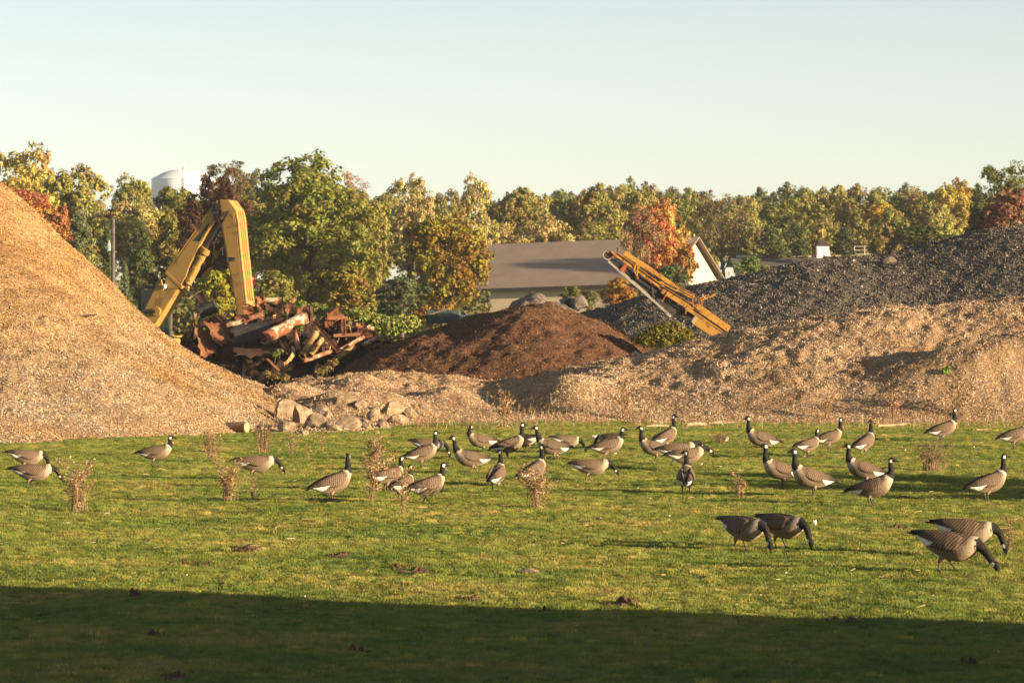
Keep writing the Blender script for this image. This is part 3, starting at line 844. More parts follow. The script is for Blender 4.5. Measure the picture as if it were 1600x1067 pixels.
HIP = Vector((-.02, 0, .30))
POSES = {
 # neck points from the breast (after the body is pitched), head direction (x, y, z), body pitch in degrees, strides of the two legs
 'upright':   dict(neck=[(.225, 0, .455), (.300, 0, .555), (.318, 0, .650), (.310, 0, .740), (.318, 0, .812)], head=(1, 0, -.10), pitch=15, legs=(.02, -.03)),
 'upright_turned': dict(neck=[(.225, 0, .455), (.298, 0, .555), (.312, 0, .650), (.300, 0, .740), (.305, 0, .815)], head=(.35, -1, -.08), pitch=15, legs=(-.02, .03)),
 'upright_away': dict(neck=[(.225, 0, .455), (.295, 0, .555), (.305, 0, .650), (.300, 0, .740), (.305, 0, .810)], head=(.45, 1, -.05), pitch=16, legs=(.02, -.02)),
 'walk_up':   dict(neck=[(.245, 0, .43), (.325, 0, .52), (.360, 0, .61), (.372, 0, .70), (.390, 0, .775)], head=(1, 0, -.12), pitch=9, legs=(.12, -.13)),
 'relaxed':   dict(neck=[(.245, 0, .43), (.325, 0, .505), (.340, 0, .575), (.330, 0, .635), (.345, 0, .690)], head=(1, 0, -.12), pitch=8, legs=(.05, -.04)),
 'relaxed_walk': dict(neck=[(.240, 0, .44), (.320, 0, .525), (.340, 0, .600), (.338, 0, .665), (.352, 0, .720)], head=(1, -.15, -.12), pitch=11, legs=(.12, -.14)),
 'looking_back': dict(neck=[(.245, 0, .43), (.320, 0, .505), (.325, 0, .575), (.308, 0, .635), (.295, 0, .690)], head=(-.5, -.8, -.10), pitch=8, legs=(.03, -.03)),
 'low_walk':  dict(neck=[(.28, 0, .40), (.37, 0, .46), (.445, 0, .49), (.515, 0, .475), (.570, 0, .42)], head=(.75, 0, -.66), pitch=3, legs=(.11, -.13)),
 'reaching':  dict(neck=[(.29, 0, .38), (.39, 0, .40), (.46, 0, .38), (.52, 0, .31), (.560, 0, .235)], head=(.55, -.1, -.85), pitch=-2, legs=(.07, -.09)),
 'grazing':   dict(neck=[(.28, 0, .34), (.38, 0, .355), (.455, 0, .315), (.50, 0, .225), (.525, 0, .135)], head=(.30, 0, -1), pitch=-7, legs=(.03, -.04)),
 'grazing_walk': dict(neck=[(.28, 0, .33), (.38, 0, .325), (.46, 0, .265), (.525, 0, .185), (.575, 0, .115)], head=(.62, 0, -.80), pitch=-10, legs=(.10, -.08)),
 'grazing_side': dict(neck=[(.28, 0, .34), (.37, -.04, .34), (.435, -.09, .29), (.47, -.13, .21), (.49, -.16, .125)], head=(.35, -.45, -.9), pitch=-8, legs=(.05, -.05)),
}
m_goose = attr_mat('goose_plumage', 0.75, spec=0.2)
GOOSE = {}
def goose_mesh(pose, seed):
    p = POSES[pose]; r = np.random.default_rng(seed)
    bm_ = MB(); loft(bm_, BODY)
    # tail fan and folded wings
    st = [(-.55, .372, .030, .006), (-.52, .373, .055, .010), (-.44, .378, .058, .016), (-.34, .372, .060, .03)]
    loft(bm_, st, 12)
    nb0 = len(bm_.v)
    for sgn in (1, -1):
        base = len(bm_.v)
        S = catmull([(-.50, .405, .008, .006), (-.42, .412, .020, .020), (-.30, .410, .034, .045), (-.15, .395, .040, .082), (.02, .385, .036, .105), (.15, .395, .028, .085), (.22, .400, .010, .035)], 4)
        yo = np.interp(S[:, 0], [-.50, -.42, -.30, -.15, .02, .15, .22], [.020, .045, .080, .112, .135, .130, .115])
        n = 14
        for (x, z, ry, rz), y0 in zip(S, yo):
            for k in range(n):
                a = 2 * math.pi * k / n
                lean = -.45 * rz * math.sin(a)
                bm_.v.append((x, sgn * (y0 + ry * math.cos(a) + lean), z + rz * math.sin(a)))
        m = len(S)
        for i in range(m - 1):
            for k in range(n):
                k2 = (k + 1) % n
                q = (base + i * n + k, base + i * n + k2, base + (i + 1) * n + k2, base + (i + 1) * n + k)
                bm_.f.append(q if sgn > 0 else q[::-1])
        c0 = tuple(base + k for k in range(n - 1, -1, -1)); c1 = tuple(base + (m - 1) * n + k for k in range(n))
        bm_.f += [c0, c1] if sgn > 0 else [c0[::-1], c1[::-1]]
    ang = math.radians(p['pitch'])
    Rp = Matrix.Rotation(-ang, 3, 'Y')
    bm_.v = [tuple(HIP + Rp @ (Vector(v) - HIP)) for v in bm_.v]
    # neck, head, bill
    np_ = catmull(p['neck'], 8)
    t = np.linspace(0, 1, len(np_)); rad = np.interp(t, [0, .14, .28, .45, .7, 1], [.120, .102, .070, .051, .044, .042])
    bm_.tube([Vector(q) for q in np_], list(rad), 14)
    hd = Vector(p['head']).normalized(); side = Vector((0, 0, 1)).cross(hd)
    side = side.normalized() if side.length > .05 else Vector((0, 1, 0))
    upv = hd.cross(side)
    if upv.z < 0 and abs(hd.z) < .9: upv, side = -upv, -side
    Rh = Matrix((hd, side, upv)).transposed()
    top = Vector(np_[-1]); hc = top + hd * .022 + upv * .010
    ellipsoid(bm_, hc, (.066, .040, .046), Rh)
    ellipsoid(bm_, hc + hd * .035 - upv * .008, (.045, .030, .032), Rh)
    bm_.tube([hc + hd * .04 - upv * .006, hc + hd * .085 - upv * .014, hc + hd * .122 - upv * .024], [.024, .017, .009], 10)
    # legs: feathered thigh, shank, webbed foot
    shins = []
    for sgn, st in zip((1, -1), p['legs']):
        h = Vector((-.03, sgn * .075, .235)); k = Vector((-.055 + st * .4, sgn * .07, .135)); a = Vector((st - .02, sgn * .065, .022))
        bm_.tube([h + Vector((.02, 0, .04)), h, k], [.062, .050, .021], 10)
        bm_.tube([k + Vector((0, 0, .02)), k, a], [.019, .0145, .0125], 8)
        toe = a + Vector((.085, 0, -.016)) if st > -.1 else a + Vector((.06, 0, -.02))
        bm_.tube([a, a + Vector((.035, 0, -.010)), toe], [.013, .021, .012], 8)
        bm_.tube([a, toe + Vector((-.012, .032, 0))], [.011, .009], 6); bm_.tube([a, toe + Vector((-.012, -.032, 0))], [.011, .009], 6)
        shins.append((k, a))
    tmp = bpy.data.meshes.new('tmp'); tmp.from_pydata(bm_.v, [], bm_.f)
    b2 = bmesh.new(); b2.from_mesh(tmp); bmesh.ops.recalc_face_normals(b2, faces=b2.faces); b2.to_mesh(tmp); b2.free()
    ob = bpy.data.objects.new('tmp', tmp); COL.objects.link(ob)
    md = ob.modifiers.new('r', 'REMESH'); md.mode = 'VOXEL'; md.voxel_size = .0085; md.use_smooth_shade = True
    ms = ob.modifiers.new('s', 'SMOOTH'); ms.iterations = 2; ms.factor = .5
    dg = bpy.context.evaluated_depsgraph_get(); dg.update()
    me = bpy.data.meshes.new_from_object(ob.evaluated_get(dg))
    bpy.data.objects.remove(ob); bpy.data.meshes.remove(tmp)
    me.name = 'goose_body'
    n = len(me.vertices); co = np.empty(n * 3, np.float32); me.vertices.foreach_get('co', co); W = co.reshape(-1, 3).astype(float)
    nr = np.empty(n * 3, np.float32); me.vertices.foreach_get('normal', nr); nr = nr.reshape(-1, 3).astype(float)
    # plumage, worked out in the unpitched body frame
    Ri = np.array(Rp.transposed()); U = (W - np.array(HIP)) @ Ri.T + np.array(HIP)
    un = nr @ Ri.T
    u, y, z = U[:, 0], U[:, 1], U[:, 2]
    zc = np.interp(u, BODY[:, 0], BODY[:, 1]); rz = np.interp(u, BODY[:, 0], BODY[:, 3]) + .01
    tt = (z - zc) / np.maximum(rz, .03)
    nz = fbm(u * 1.0 + 3, y + z, .05, 3, seed)
    C = np.zeros((n, 3)); C[:] = (.185, .135, .088)                               # flanks
    fl = (np.sin((u + .25 * z + .02 * nz) * 2 * math.pi / .040) * .5 + .5)
    C *= (.80 + .34 * sstep(.35, .8, fl))[:, None]
    br = sstep(.20, .36, u); C = C * (1 - br)[:, None] + np.array([.37, .30, .215]) * br[:, None]      # breast
    # wings and back: dark brown feathers with pale tips
    wingd = np.minimum(np.abs(np.abs(y) - np.interp(u, [-.50, -.15, .02, .22], [.02, .125, .15, .13])), .2)
    wing = ((tt > -.32 + .30 * sstep(-.2, -.45, u) + .10 * np.sin(u * 9)) & (u < .265 - .3 * np.clip(.3 - tt, 0, 1)) & (u > -.53))
    ph = (u * 1.0 - .55 * (z - .40) + .10 * np.abs(y) + .010 * nz) / .042
    fr = ph - np.floor(ph)
    tip = sstep(.60, .74, fr) * (1 - sstep(.90, 1.0, fr))
    dk = np.array([.058, .037, .023]); pl = np.array([.19, .135, .088])
    wcol = dk + (pl - dk) * (tip * sstep(-.36, -.22, u))[:, None]
    wcol = wcol * (1.25 - .45 * sstep(.1, -.4, u))[:, None]
    C[wing] = wcol[wing]
    prim = (u < -.30 - .10 * np.clip(.6 - tt, 0, 1)) & (z > zc + .03); C[prim] = (.030, .024, .020)
    rump = (u < -.155 + .16 * tt) & (tt < .10 - .2 * sstep(-.25, -.42, u)) & (np.abs(un[:, 2]) < 2) & (z < .405) & (z > .10); C[rump] = (.68, .64, .56)
    tail = (u < -.445) | ((u < -.41) & (z > .365)); C[tail] = (.016, .014, .013)
    belly = (tt < -.75) & (u < .0) & (z > .10); C[belly] = (.56, .50, .42)
    # legs
    legd = np.full(n, 9.0)
    for k, a in shins:
        A, B = np.array(k), np.array(a); d = B - A; s = np.clip(((W - A) @ d) / (d @ d), 0, 1)
        legd = np.minimum(legd, np.linalg.norm(W - A - s[:, None] * d, axis=1))
    leg = ((legd < .028) & (W[:, 2] < .14)) | (W[:, 2] < .045); C[leg] = (.085, .066, .055)
    thigh = (W[:, 2] < .20) & ~leg & (u > -.14); C[thigh] = np.array([.27, .20, .135])
    # neck and head
    dn = np.full(n, 9.0); sn = np.zeros(n)
    for i in range(len(np_)):
        d = np.linalg.norm(W - np_[i], axis=1) - rad[i]; m_ = d < dn; dn[m_] = d[m_]; sn[m_] = t[i]
    blk = (dn < .014) & (sn > .13 + .03 * nz)
    H = (W - np.array(hc)) @ np.array(Rh)
    head = (np.abs(H[:, 0]) < .135) & (np.abs(H[:, 1]) < .05) & (np.abs(H[:, 2]) < .055) & (sn > .8)
    low = (dn < .02) & (sn > .04) & (sn <= .13); C[low] = (.42, .35, .26)
    C[blk | head] = (.014, .012, .011)
    cheek = head & (H[:, 0] > -.045) & (H[:, 0] < .004) & (H[:, 2] < .006 - .35 * np.abs(H[:, 0] + .018)) & (H[:, 2] > -.048) & (np.abs(H[:, 1]) > .012)
    C[cheek] = (.80, .74, .62)
    C *= (1 + .10 * nz)[:, None]
    # soften the borders over neighbouring vertices
    ne = len(me.edges); ev = np.empty(ne * 2, np.int32); me.edges.foreach_get('vertices', ev); ev = ev.reshape(-1, 2)
    deg = np.bincount(ev.ravel(), minlength=n).astype(float)
    S = np.zeros_like(C)
    for j in range(3):
        S[:, j] = np.bincount(ev[:, 0], C[ev[:, 1], j], n) + np.bincount(ev[:, 1], C[ev[:, 0], j], n)
    C = .6 * C + .4 * S / np.maximum(deg, 1)[:, None]
    a = me.color_attributes.new('col', 'FLOAT_COLOR', 'POINT')
    c4 = np.ones((n, 4), np.float32); c4[:, :3] = np.clip(C, 0, 1); a.data.foreach_set('color', c4.ravel())
    me.materials.clear(); me.materials.append(m_goose)
    # eyes sit on the head as a part
    eye = MB()
    for sgn in (1, -1):
        ellipsoid(eye, hc + hd * .020 + side * (sgn * .034) + upv * .016, (.006, .005, .006), Rh, 8, 6)
    em = bpy.data.meshes.new('eyes'); em.from_pydata(eye.v, [], eye.f); em.materials.append(m_eye)
    return me, em
m_eye, nt, b = new_mat('goose_eye'); b.inputs['Base Color'].default_value = (.01, .008, .006, 1); b.inputs['Roughness'].default_value = .15

GEESE = [
 # pose, px of the feet, row of the feet, heading in degrees (0 faces right, 90 faces away), scale, label
 ('grazing', 40, 736, 18, .92, 'farthest left goose, feeding behind another at the left edge of the picture'),
 ('reaching', 50, 763, 8, .95, 'goose at the left edge, white rump showing, head hidden by a dry thistle'),
 ('relaxed', 243, 729, 6, .92, 'goose standing alone in front of the boulders with its neck half raised'),
 ('reaching', 398, 749, 12, .98, 'goose reaching down behind the thistle clump left of centre'),
 ('upright_away', 520, 786, 32, 1.0, 'tall alert goose alone left of the leafy central thistle, seen from behind'),
 ('relaxed', 606, 768, 38, .90, 'goose half hidden behind the central thistle, its black tail sticking out at the left'),
 ('relaxed', 628, 782, 62, .86, 'dark shaded goose behind the thin tall thistle stem'),
 ('relaxed_walk', 668, 788, 38, .95, 'goose walking away just right of the thin thistle stem, one foot lifted behind'),
 ('upright', 660, 731, 24, .92, 'upright goose in front of a feeding one, above the walking goose'),
 ('grazing', 668, 716, 10, .92, 'goose feeding behind the upright one near the dark gully, head down at the right'),
 ('walk_up', 736, 739, 196, .95, 'goose facing left with a long leaning neck, left of the centre of the flock'),
 ('looking_back', 752, 708, 200, .90, 'goose near the mound with a pale breast at the left and head turned back'),
 ('upright', 796, 718, 22, .95, 'upright goose facing right beside the one whose head is turned back'),
 ('grazing_side', 822, 706, 150, .85, 'goose feeding directly behind the upright one near the middle of the back row'),
 ('upright_away', 775, 768, 72, .90, 'goose seen from behind standing alone left of the round dry thistle'),
 ('upright_turned', 832, 762, 52, .96, 'goose behind the round dry thistle, only its back and neck showing'),
 ('walk_up', 864, 721, 190, .96, 'goose striding left with a bright breast, in the middle of the back row'),
 ('grazing_side', 884, 708, 20, .86, 'goose feeding behind the tail of the goose that strides left'),
 ('relaxed_walk', 950, 720, 18, .97, 'goose walking right with raised head, below the white scrap on the grass'),
 ('grazing', 955, 702, 160, .80, 'goose feeding behind the one that walks right, only its dark back showing'),
 ('reaching', 922, 754, 8, .92, 'goose stooping to the right in front of the flock middle, neck bent down'),
 ('upright', 1022, 722, 194, .92, 'goose facing left behind the two geese with lowered necks'),
 ('upright_turned', 1040, 704, 48, 1.0, 'tallest goose before the fallen log, seen from behind with its head turned right'),
 ('low_walk', 1058, 728, 14, 1.0, 'farther one of the two geese walking right with lowered necks'),
 ('low_walk', 1072, 736, 22, .98, 'nearer one of the two geese walking right with lowered necks'),
 ('upright_away', 1072, 773, 86, .94, 'dark goose seen squarely from behind, standing alone in front of the pair with lowered necks'),
 ('upright', 1190, 708, 192, 1.0, 'tall goose facing left next to the fallen log, behind the small forked thistle'),
 ('upright', 1220, 762, 198, .98, 'shaded goose facing left, left one of a pair behind the front feeders'),
 ('upright', 1268, 776, 196, 1.02, 'shaded goose facing left with its barred wing showing, right one of a pair'),
 ('relaxed', 1262, 716, 42, .90, 'goose turned away between the tall left facing goose and the pale upright one'),
 ('upright', 1296, 704, 22, .92, 'pale upright goose facing right in the back row, fourth from the right'),
 ('upright_away', 1350, 714, 52, .98, 'goose seen from behind with its head turned to the left, in the back row'),
 ('upright', 1350, 760, 190, .96, 'shaded goose facing left, partly hidden by the bright goose in front'),
 ('upright', 1364, 794, -14, 1.0, 'bright goose facing right with lit breast and face, in front of a shaded one'),
 ('upright', 1474, 692, 22, 1.02, 'tall goose near the mound, standing behind the low twiggy bush'),
 ('upright', 1545, 784, 26, 1.0, 'upright goose alone at the right, facing right below the twiggy bush'),
 ('upright', 1586, 702, 18, .98, 'goose cut off by the right edge of the picture'),
 ('grazing', 1160, 861, -48, 1.02, 'left one of the two front geese feeding side by side, left of the white feather'),
 ('grazing', 1222, 857, -46, 1.02, 'right one of the two front geese feeding side by side, beside the white feather'),
 ('grazing', 1508, 868, -18, 1.06, 'farther one of the two large geese feeding at the right front'),
 ('grazing_walk', 1482, 894, -27, 1.1, 'nearest and largest goose, feeding at the right front'),
]
_cache = {}
for i, (pose, px, py, hd_, sc, lab) in enumerate(GEESE):
    key = (pose, i % 2 if pose in ('upright', 'grazing') else 0)
    if key not in _cache: _cache[key] = goose_mesh(pose, 40 + len(_cache))
    me, em = _cache[key]
    p = gp(px, py)
    o = link('goose', me, None, p); o.rotation_euler = (0, 0, math.radians(hd_)); s = sc
    o.scale = (s, s, s)
    tag(o, lab, 'goose', 'Canada geese on the grass')
    e = link('eyes', em, o)
# ------------------------------------------------------------------ paints and metals
def paint(name, base, wear, rough=.5, scale=3.0, lo=.56, hi=.66):
    m, nt, b = new_mat(name)
    v = objc(nt)
    c, h = noise_col(nt, [(0.0, base), (lo, tuple(x * .88 for x in base)), (hi, wear), (1.0, tuple(x * .6 for x in wear))], scale, 10, .7, v)
    c2, _ = noise_col(nt, [(.3, (.78, .76, .74)), (.6, (1, 1, 1))], scale * .35, 5, .6, v)
    c = mixc(nt, c, c2, .8, 'MULTIPLY')
    nt.links.new(c, b.inputs['Base Color']); b.inputs['Roughness'].default_value = rough
    b.inputs['Specular IOR Level'].default_value = .3
    bump(nt, b, h, .15, .01)
    return m
m_yel = paint('machine_yellow', (.44, .265, .07), (.17, .09, .04), .6, 1.6, .54, .66)
m_cat = paint('conveyor_yellow', (.42, .22, .038), (.14, .06, .024), .6, 4.0, .50, .62)
m_catpale = paint('conveyor_edge', (.34, .31, .25), (.12, .10, .08), .6, 5.0)
m_dark = noise_mat('dark_metal', [(.3, (.018, .017, .016)), (.6, (.05, .045, .04)), (.8, (.10, .07, .045))], 5, .6)
m_steel = noise_mat('rod_steel', [(.3, (.10, .085, .07)), (.7, (.24, .20, .16))], 6, .35, metal=.6)
m_black = noise_mat('rubber', [(.3, (.012, .012, .012)), (.7, (.035, .033, .03))], 8, .7)
m_orange = paint('orange_red', (.42, .085, .025), (.16, .05, .02), .6, 6)
m_rust = noise_mat('rust', [(.25, (.060, .025, .014)), (.45, (.165, .066, .030)), (.6, (.27, .115, .048)), (.78, (.12, .05, .024))], 2.6, .85, .35, .02, 9,
                   stops2=[(.3, (.62, .58, .55)), (.6, (1, 1, 1))], scale2=.8, f2=.9)
m_rustd = noise_mat('dark_rust', [(.25, (.022, .013, .010)), (.5, (.065, .032, .020)), (.75, (.14, .062, .032))], 3.0, .85, .35, .02, 9)
m_rustw = paint('painted_pipe', (.50, .42, .28), (.22, .09, .04), .75, 2.6, .44, .52)
m_rusty = paint('yellowed_pipe', (.42, .29, .105), (.18, .075, .032), .75, 3.0, .46, .54)
m_redw = paint('red_pipe', (.24, .085, .038), (.55, .46, .34), .75, 2.6, .50, .57)
m_glass, nt, b = new_mat('cab_glass'); b.inputs['Base Color'].default_value = (.03, .05, .045, 1); b.inputs['Roughness'].default_value = .06; b.inputs['Specular IOR Level'].default_value = .7
m_white = noise_mat('white_paint', [(.3, (.66, .64, .60)), (.7, (.82, .80, .76))], 2, .6)

# ------------------------------------------------------------------ excavator
EY, EA = 150.0, math.radians(-20)
ex = empty('excavator', (X(300, EY), EY, 0), EA)
tag(ex, 'yellow excavator reaching over the scrap heap from behind the left wood chip heap', 'excavator')
def eu(zx, zy, s=4.85, ox=200, oy=300):
    px, py = ox + zx / s, oy + zy / s
    return ((px - 300) / F * EY / math.cos(EA), Z(py, EY))
def outline(pts): return [eu(*p) for p in pts][::-1]
W2 = .40
mb = MB(); mb.prism(outline([(715, 78), (722, 190), (650, 290), (580, 405), (500, 560), (470, 645), (412, 738), (296, 738), (322, 605), (392, 520), (565, 285), (640, 172)]), -W2, W2)
boom = mb.build('boom', m_yel, ex, .02)
mb = MB(); mb.prism(outline([(282, 660), (300, 742), (404, 742), (300, 905), (230, 1010), (120, 1160), (20, 1100), (150, 890), (210, 770)]), -W2 - .03, W2 + .03)
mb.build('boom_base', m_yel, ex, .02)
# upper edge flange and the collar between the two boom pieces
mb = MB()
for a, b_ in (((322, 600), (640, 166)), ((640, 166), (715, 72))):
    p, q = eu(*a), eu(*b_); mb.beam((p[0], 0, p[1]), (q[0], 0, q[1]), .80, .05, (0, 0, 1))
mb.build('boom_flange', m_yel, ex, .008)
mb = MB(); p, q = eu(312, 608), eu(440, 726); mb.beam((p[0], 0, p[1]), (q[0], 0, q[1]), .82, .13, (1, 0, 0)); mb.build('boom_collar', m_yel, ex, .015)
mb = MB(); mb.prism(outline([(655, 232), (600, 300), (535, 372), (578, 378), (640, 285)]), -W2 - .012, -W2 - .004); mb.build('boom_opening', m_dark, ex)
mb = MB(); mb.prism(outline([(735, 62), (790, 66), (848, 148), (860, 215), (888, 480), (930, 860), (948, 1030), (892, 1040), (868, 890), (800, 520), (742, 190)]), -W2, W2)
stick = mb.build('stick', m_yel, ex, .02)
mb = MB()
for a, b_ in (((742, 190), (800, 520)), ((800, 520), (868, 880)), ((868, 880), (892, 1040))):
    p, q = eu(*a), eu(*b_); mb.beam((p[0] - .02, 0, p[1]), (q[0] - .02, 0, q[1]), .76, .06, (1, 0, 0))
for a, b_ in (((794, 70), (852, 150)), ((852, 150), (866, 215)), ((866, 215), (892, 480)), ((892, 480), (934, 860)), ((934, 860), (952, 1030))):
    p, q = eu(*a), eu(*b_); mb.beam((p[0] + .02, 0, p[1]), (q[0] + .02, 0, q[1]), .80, .06, (1, 0, 0))
mb.build('stick_flange', m_yel, ex, .008)
mb = MB()
for yo in (-.20, -.02, .17):
    mb.tube([(eu(*q_)[0] + .075, yo, eu(*q_)[1]) for q_ in ((852, 150), (866, 215), (892, 480), (930, 820))], .034, 7)
mb.build('hydraulic_pipe', m_yel, ex)
mb = MB(); q = eu(832, 510); mb.box((q[0], -W2 - .02, q[1]), (.26, .06, .13)); q2 = eu(812, 270); mb.box((q2[0] + .02, -W2 - .004, q2[1]), (.18, .02, .015))
mb.build('warning_plate', m_dark, ex)
# lugs and brackets on the boom, hoses down the arm, a dark sheet for the shade at the joint, a yellow joint plate
mb = MB()
for q_ in ((398, 510), (330, 600), (560, 250), (612, 205), (470, 405), (300, 640), (240, 735)):
    q = eu(*q_); mb.box((q[0] - .05, -.1, q[1] + .05), (.10, .5, .14))
mb.build('lug', m_yel, ex, .01)
mb = MB(); mb.prism(outline([(716, 80), (724, 186), (700, 210), (668, 150), (690, 95)]), -W2 - .03, -W2 - .004); mb.build('joint_plate_and_shade', m_dark, ex, .005)  # thin dark sheet drawn for the shade on the boom top, no real plate
mb = MB(); mb.prism(outline([(738, 110), (768, 190), (820, 175), (842, 205), (846, 150), (790, 98)]), -W2 - .012, -W2 - .004); mb.build('joint_plate_and_shade', m_yel, ex, .003)
mb = MB()
for k in range(3):
    pts_h = [eu(700 + 14 * k, 210), eu(735 + 8 * k, 245 + 10 * k), eu(775 + 5 * k, 200), eu(800 + 6 * k, 150)]
    mb.tube([(q[0], -W2 - .05 - .03 * k, q[1]) for q in pts_h], .028, 6)
mb.build('hydraulic_hose', m_black, ex)
mb = MB()
for k in range(9):
    a, b_ = eu(560 - 14 * k, 470 + 30 * k), eu(590 - 14 * k, 500 + 30 * k); mb.box(((a[0] + b_[0]) / 2, -.28 + .08 * (k % 3), (a[1] + b_[1]) / 2), (.16, .22, .12))
mb.build('valve_block', m_yel, ex, .015)
# arm cylinder and its rod
c0, c1, c2 = eu(470, 690), eu(612, 448), eu(752, 215)
mb = MB(); mb.tube([(c0[0], -.22, c0[1]), (c1[0], -.22, c1[1])], [.16, .16], 14); mb.tube([(c1[0] - .06, -.22, c1[1] - .1), (c1[0] + .05, -.22, c1[1] + .08)], .22, 14)
mb.build('arm_cylinder', m_yel, ex, smooth=True)
mb = MB(); mb.tube([(c1[0], -.22, c1[1]), (c2[0], -.22, c2[1])], .085, 12); mb.build('cylinder_rod', m_steel, ex, smooth=True)
d0, d1, d2 = eu(560, 640), eu(655, 440), eu(765, 300)
mb = MB(); mb.tube([(d0[0], .25, d0[1]), (d1[0], .25, d1[1])], .16, 14); mb.build('arm_cylinder', m_yel, ex, smooth=True)
mb = MB(); mb.tube([(d1[0], .25, d1[1]), (d2[0], .25, d2[1])], .10, 12); mb.build('cylinder_rod', m_rustd, ex, smooth=True)
mb = MB()
for k in range(5):
    a, b_ = eu(452 + 16 * k, 700 - 12 * k), eu(600 + 14 * k, 430 - 10 * k)
    mid = ((a[0] + b_[0]) / 2 + .14 + .05 * k, (a[1] + b_[1]) / 2 - .10)
    mb.tube([(a[0], -.3 + .12 * k, a[1]), (mid[0], -.3 + .12 * k, mid[1]), (b_[0], -.3 + .12 * k, b_[1])], .032, 6)
mb.build('hydraulic_hose', m_black, ex)
mb = MB(); q = eu(728, 120); mb.tube([(q[0], -W2 - .06, q[1]), (q[0], W2 + .06, q[1])], .13, 16); mb.build('elbow_pin', m_dark, ex, smooth=True)
mb = MB(); q = eu(250, 905); mb.tube([(q[0], -W2 - .14, q[1]), (q[0], W2 + .14, q[1])], .17, 16); mb.build('boom_pin', m_yel, ex, smooth=True)
mb = MB(); q = eu(235, 905); mb.tube([(q[0] - .5, -W2 - .1, q[1] - .02), (q[0] + .05, -W2 - .12, q[1])], .07, 10); mb.build('base_pipe', m_dark, ex, smooth=True)
mb = MB()
for o_ in (0, 22):
    a, b_ = eu(158 + o_, 880), eu(275 + o_, 668); mb.tube([(a[0] - .05, -W2 + .05, a[1]), (b_[0] - .08, -W2 + .05, b_[1])], .03, 7)
mb.build('hydraulic_pipe', m_yel, ex)
mb = MB(); q = eu(312, 716); ellipsoid(mb, (q[0], -W2 - .08, q[1]), (.08, .07, .10), Matrix.Identity(3)); mb.build('work_lamp', m_white, ex, smooth=True)
# cab
ca, cb = eu(88, 725), eu(225, 960)
cxm, cw = (ca[0] + cb[0]) / 2, (cb[0] - ca[0])
mb = MB(); mb.box((cxm, .4, ca[1] + .02), (cw + .35, 1.5, .13)); mb.build('cab_roof', m_dark, ex, .03)
mb = MB()
for sx in (-1, 1):
    for yy in (-.28, 1.08): mb.box((cxm + sx * (cw / 2 - .04), yy, ca[1] - .9), (.09, .09, 1.75))
mb.box((cxm, .4, ca[1] - 1.9), (cw + .04, 1.45, .5)); mb.build('cab', m_dark, ex, .01)
mb = MB(); mb.box((cxm, -.26, ca[1] - .85), (cw - .18, .03, 1.55)); mb.box((cxm + cw / 2 - .03, .4, ca[1] - .85), (.03, 1.2, 1.55)); mb.build('window', m_glass, ex)
# carriage, mostly behind the heap
mb = MB(); mb.box((cxm - 1.2, .6, 1.55), (3.6, 2.7, 1.1)); mb.box((cxm - 2.6, .6, 2.0), (.9, 2.7, 1.2)); mb.build('engine_house', m_yel, ex, .06)
for yy in (-.7, 1.8):
    mb = MB(); mb.prism([(cxm - 3.0, .3), (cxm - 2.6, .02), (cxm + .7, .02), (cxm + 1.1, .3), (cxm + 1.1, .6), (cxm + .7, .85), (cxm - 2.6, .85), (cxm - 3.0, .6)], yy - .28, yy + .28)
    mb.build('track', m_dark, ex, .02)

# ------------------------------------------------------------------ conveyor
KY = 134.0
cv = empty('conveyor', (X(1040, KY), KY, 0), 0)
tag(cv, 'yellow conveyor slanting up to the left between the compost and the asphalt heap', 'conveyor')
def k(zx, zy, y=0.0):
    px, py = 920 + zx / 6.275, 370 + zy / 6.275
    return Vector(((px - 1040) / F * KY, y, Z(py, KY)))
def kbar(name, a, b_, w, h, y, mat, bevel=.008, parent=None):
    mb = MB(); mb.beam(k(*a, y), k(*b_, y), w, h, (0, 1, 0)); return mb.build(name, mat, parent or cv, bevel)
def kbars(name, lst, mat, bevel=.006):
    mb = MB()
    for a, b_, w, h, y in lst: mb.beam(k(*a, y), k(*b_, y), w, h, (0, 1, 0))
    return mb.build(name, mat, cv, bevel)
kbar('front_channel', (262, 170), (720, 500), .155, .10, -.40, m_cat)
kbars('channel_lip', [((262, 148), (720, 478), .018, .16, -.42), ((262, 194), (720, 524), .018, .16, -.42)], m_cat)
kbar('wide_channel', (715, 520), (1010, 700), .235, .14, -.42, m_cat)
kbar('wide_channel', (950, 690), (1350, 925), .20, .14, -.44, m_cat)
kbars('channel_lip', [((715, 484), (1040, 680), .02, .19, -.44), ((1030, 705), (1360, 935), .02, .2, -.46)], m_cat)
kbar('rear_channel', (345, 155), (640, 345), .175, .10, .42, m_cat)
kbar('rear_channel', (640, 345), (840, 480), .14, .10, .42, m_cat)
kbars('rear_channel', [((840, 480), (1040, 590), .05, .08, .42), ((860, 520), (1010, 600), .05, .08, .30), ((690, 440), (870, 535), .04, .06, .2)], m_cat)
kbars('rear_channel', [((1060, 672), (1385, 905), .19, .10, .30)], m_cat)
kbars('handrail', [((820, 455), (1030, 560), .03, .03, .5), ((560, 372), (700, 455), .025, .03, -.30), ((480, 325), (600, 400), .03, .03, -.2)], m_rust)
mb = MB(); mb.prism([((k(*p).x), k(*p).z) for p in [(1015, 855), (1195, 970), (1292, 940), (1050, 772)]], -.50, -.44); mb.build('chute_panel', m_cat, cv, .005)
mb = MB(); mb.prism([((k(*p).x), k(*p).z) for p in [(1000, 825), (1018, 860), (1052, 800), (1040, 768)]], -.52, -.2); mb.build('chute_hood', m_catpale, cv, .004)
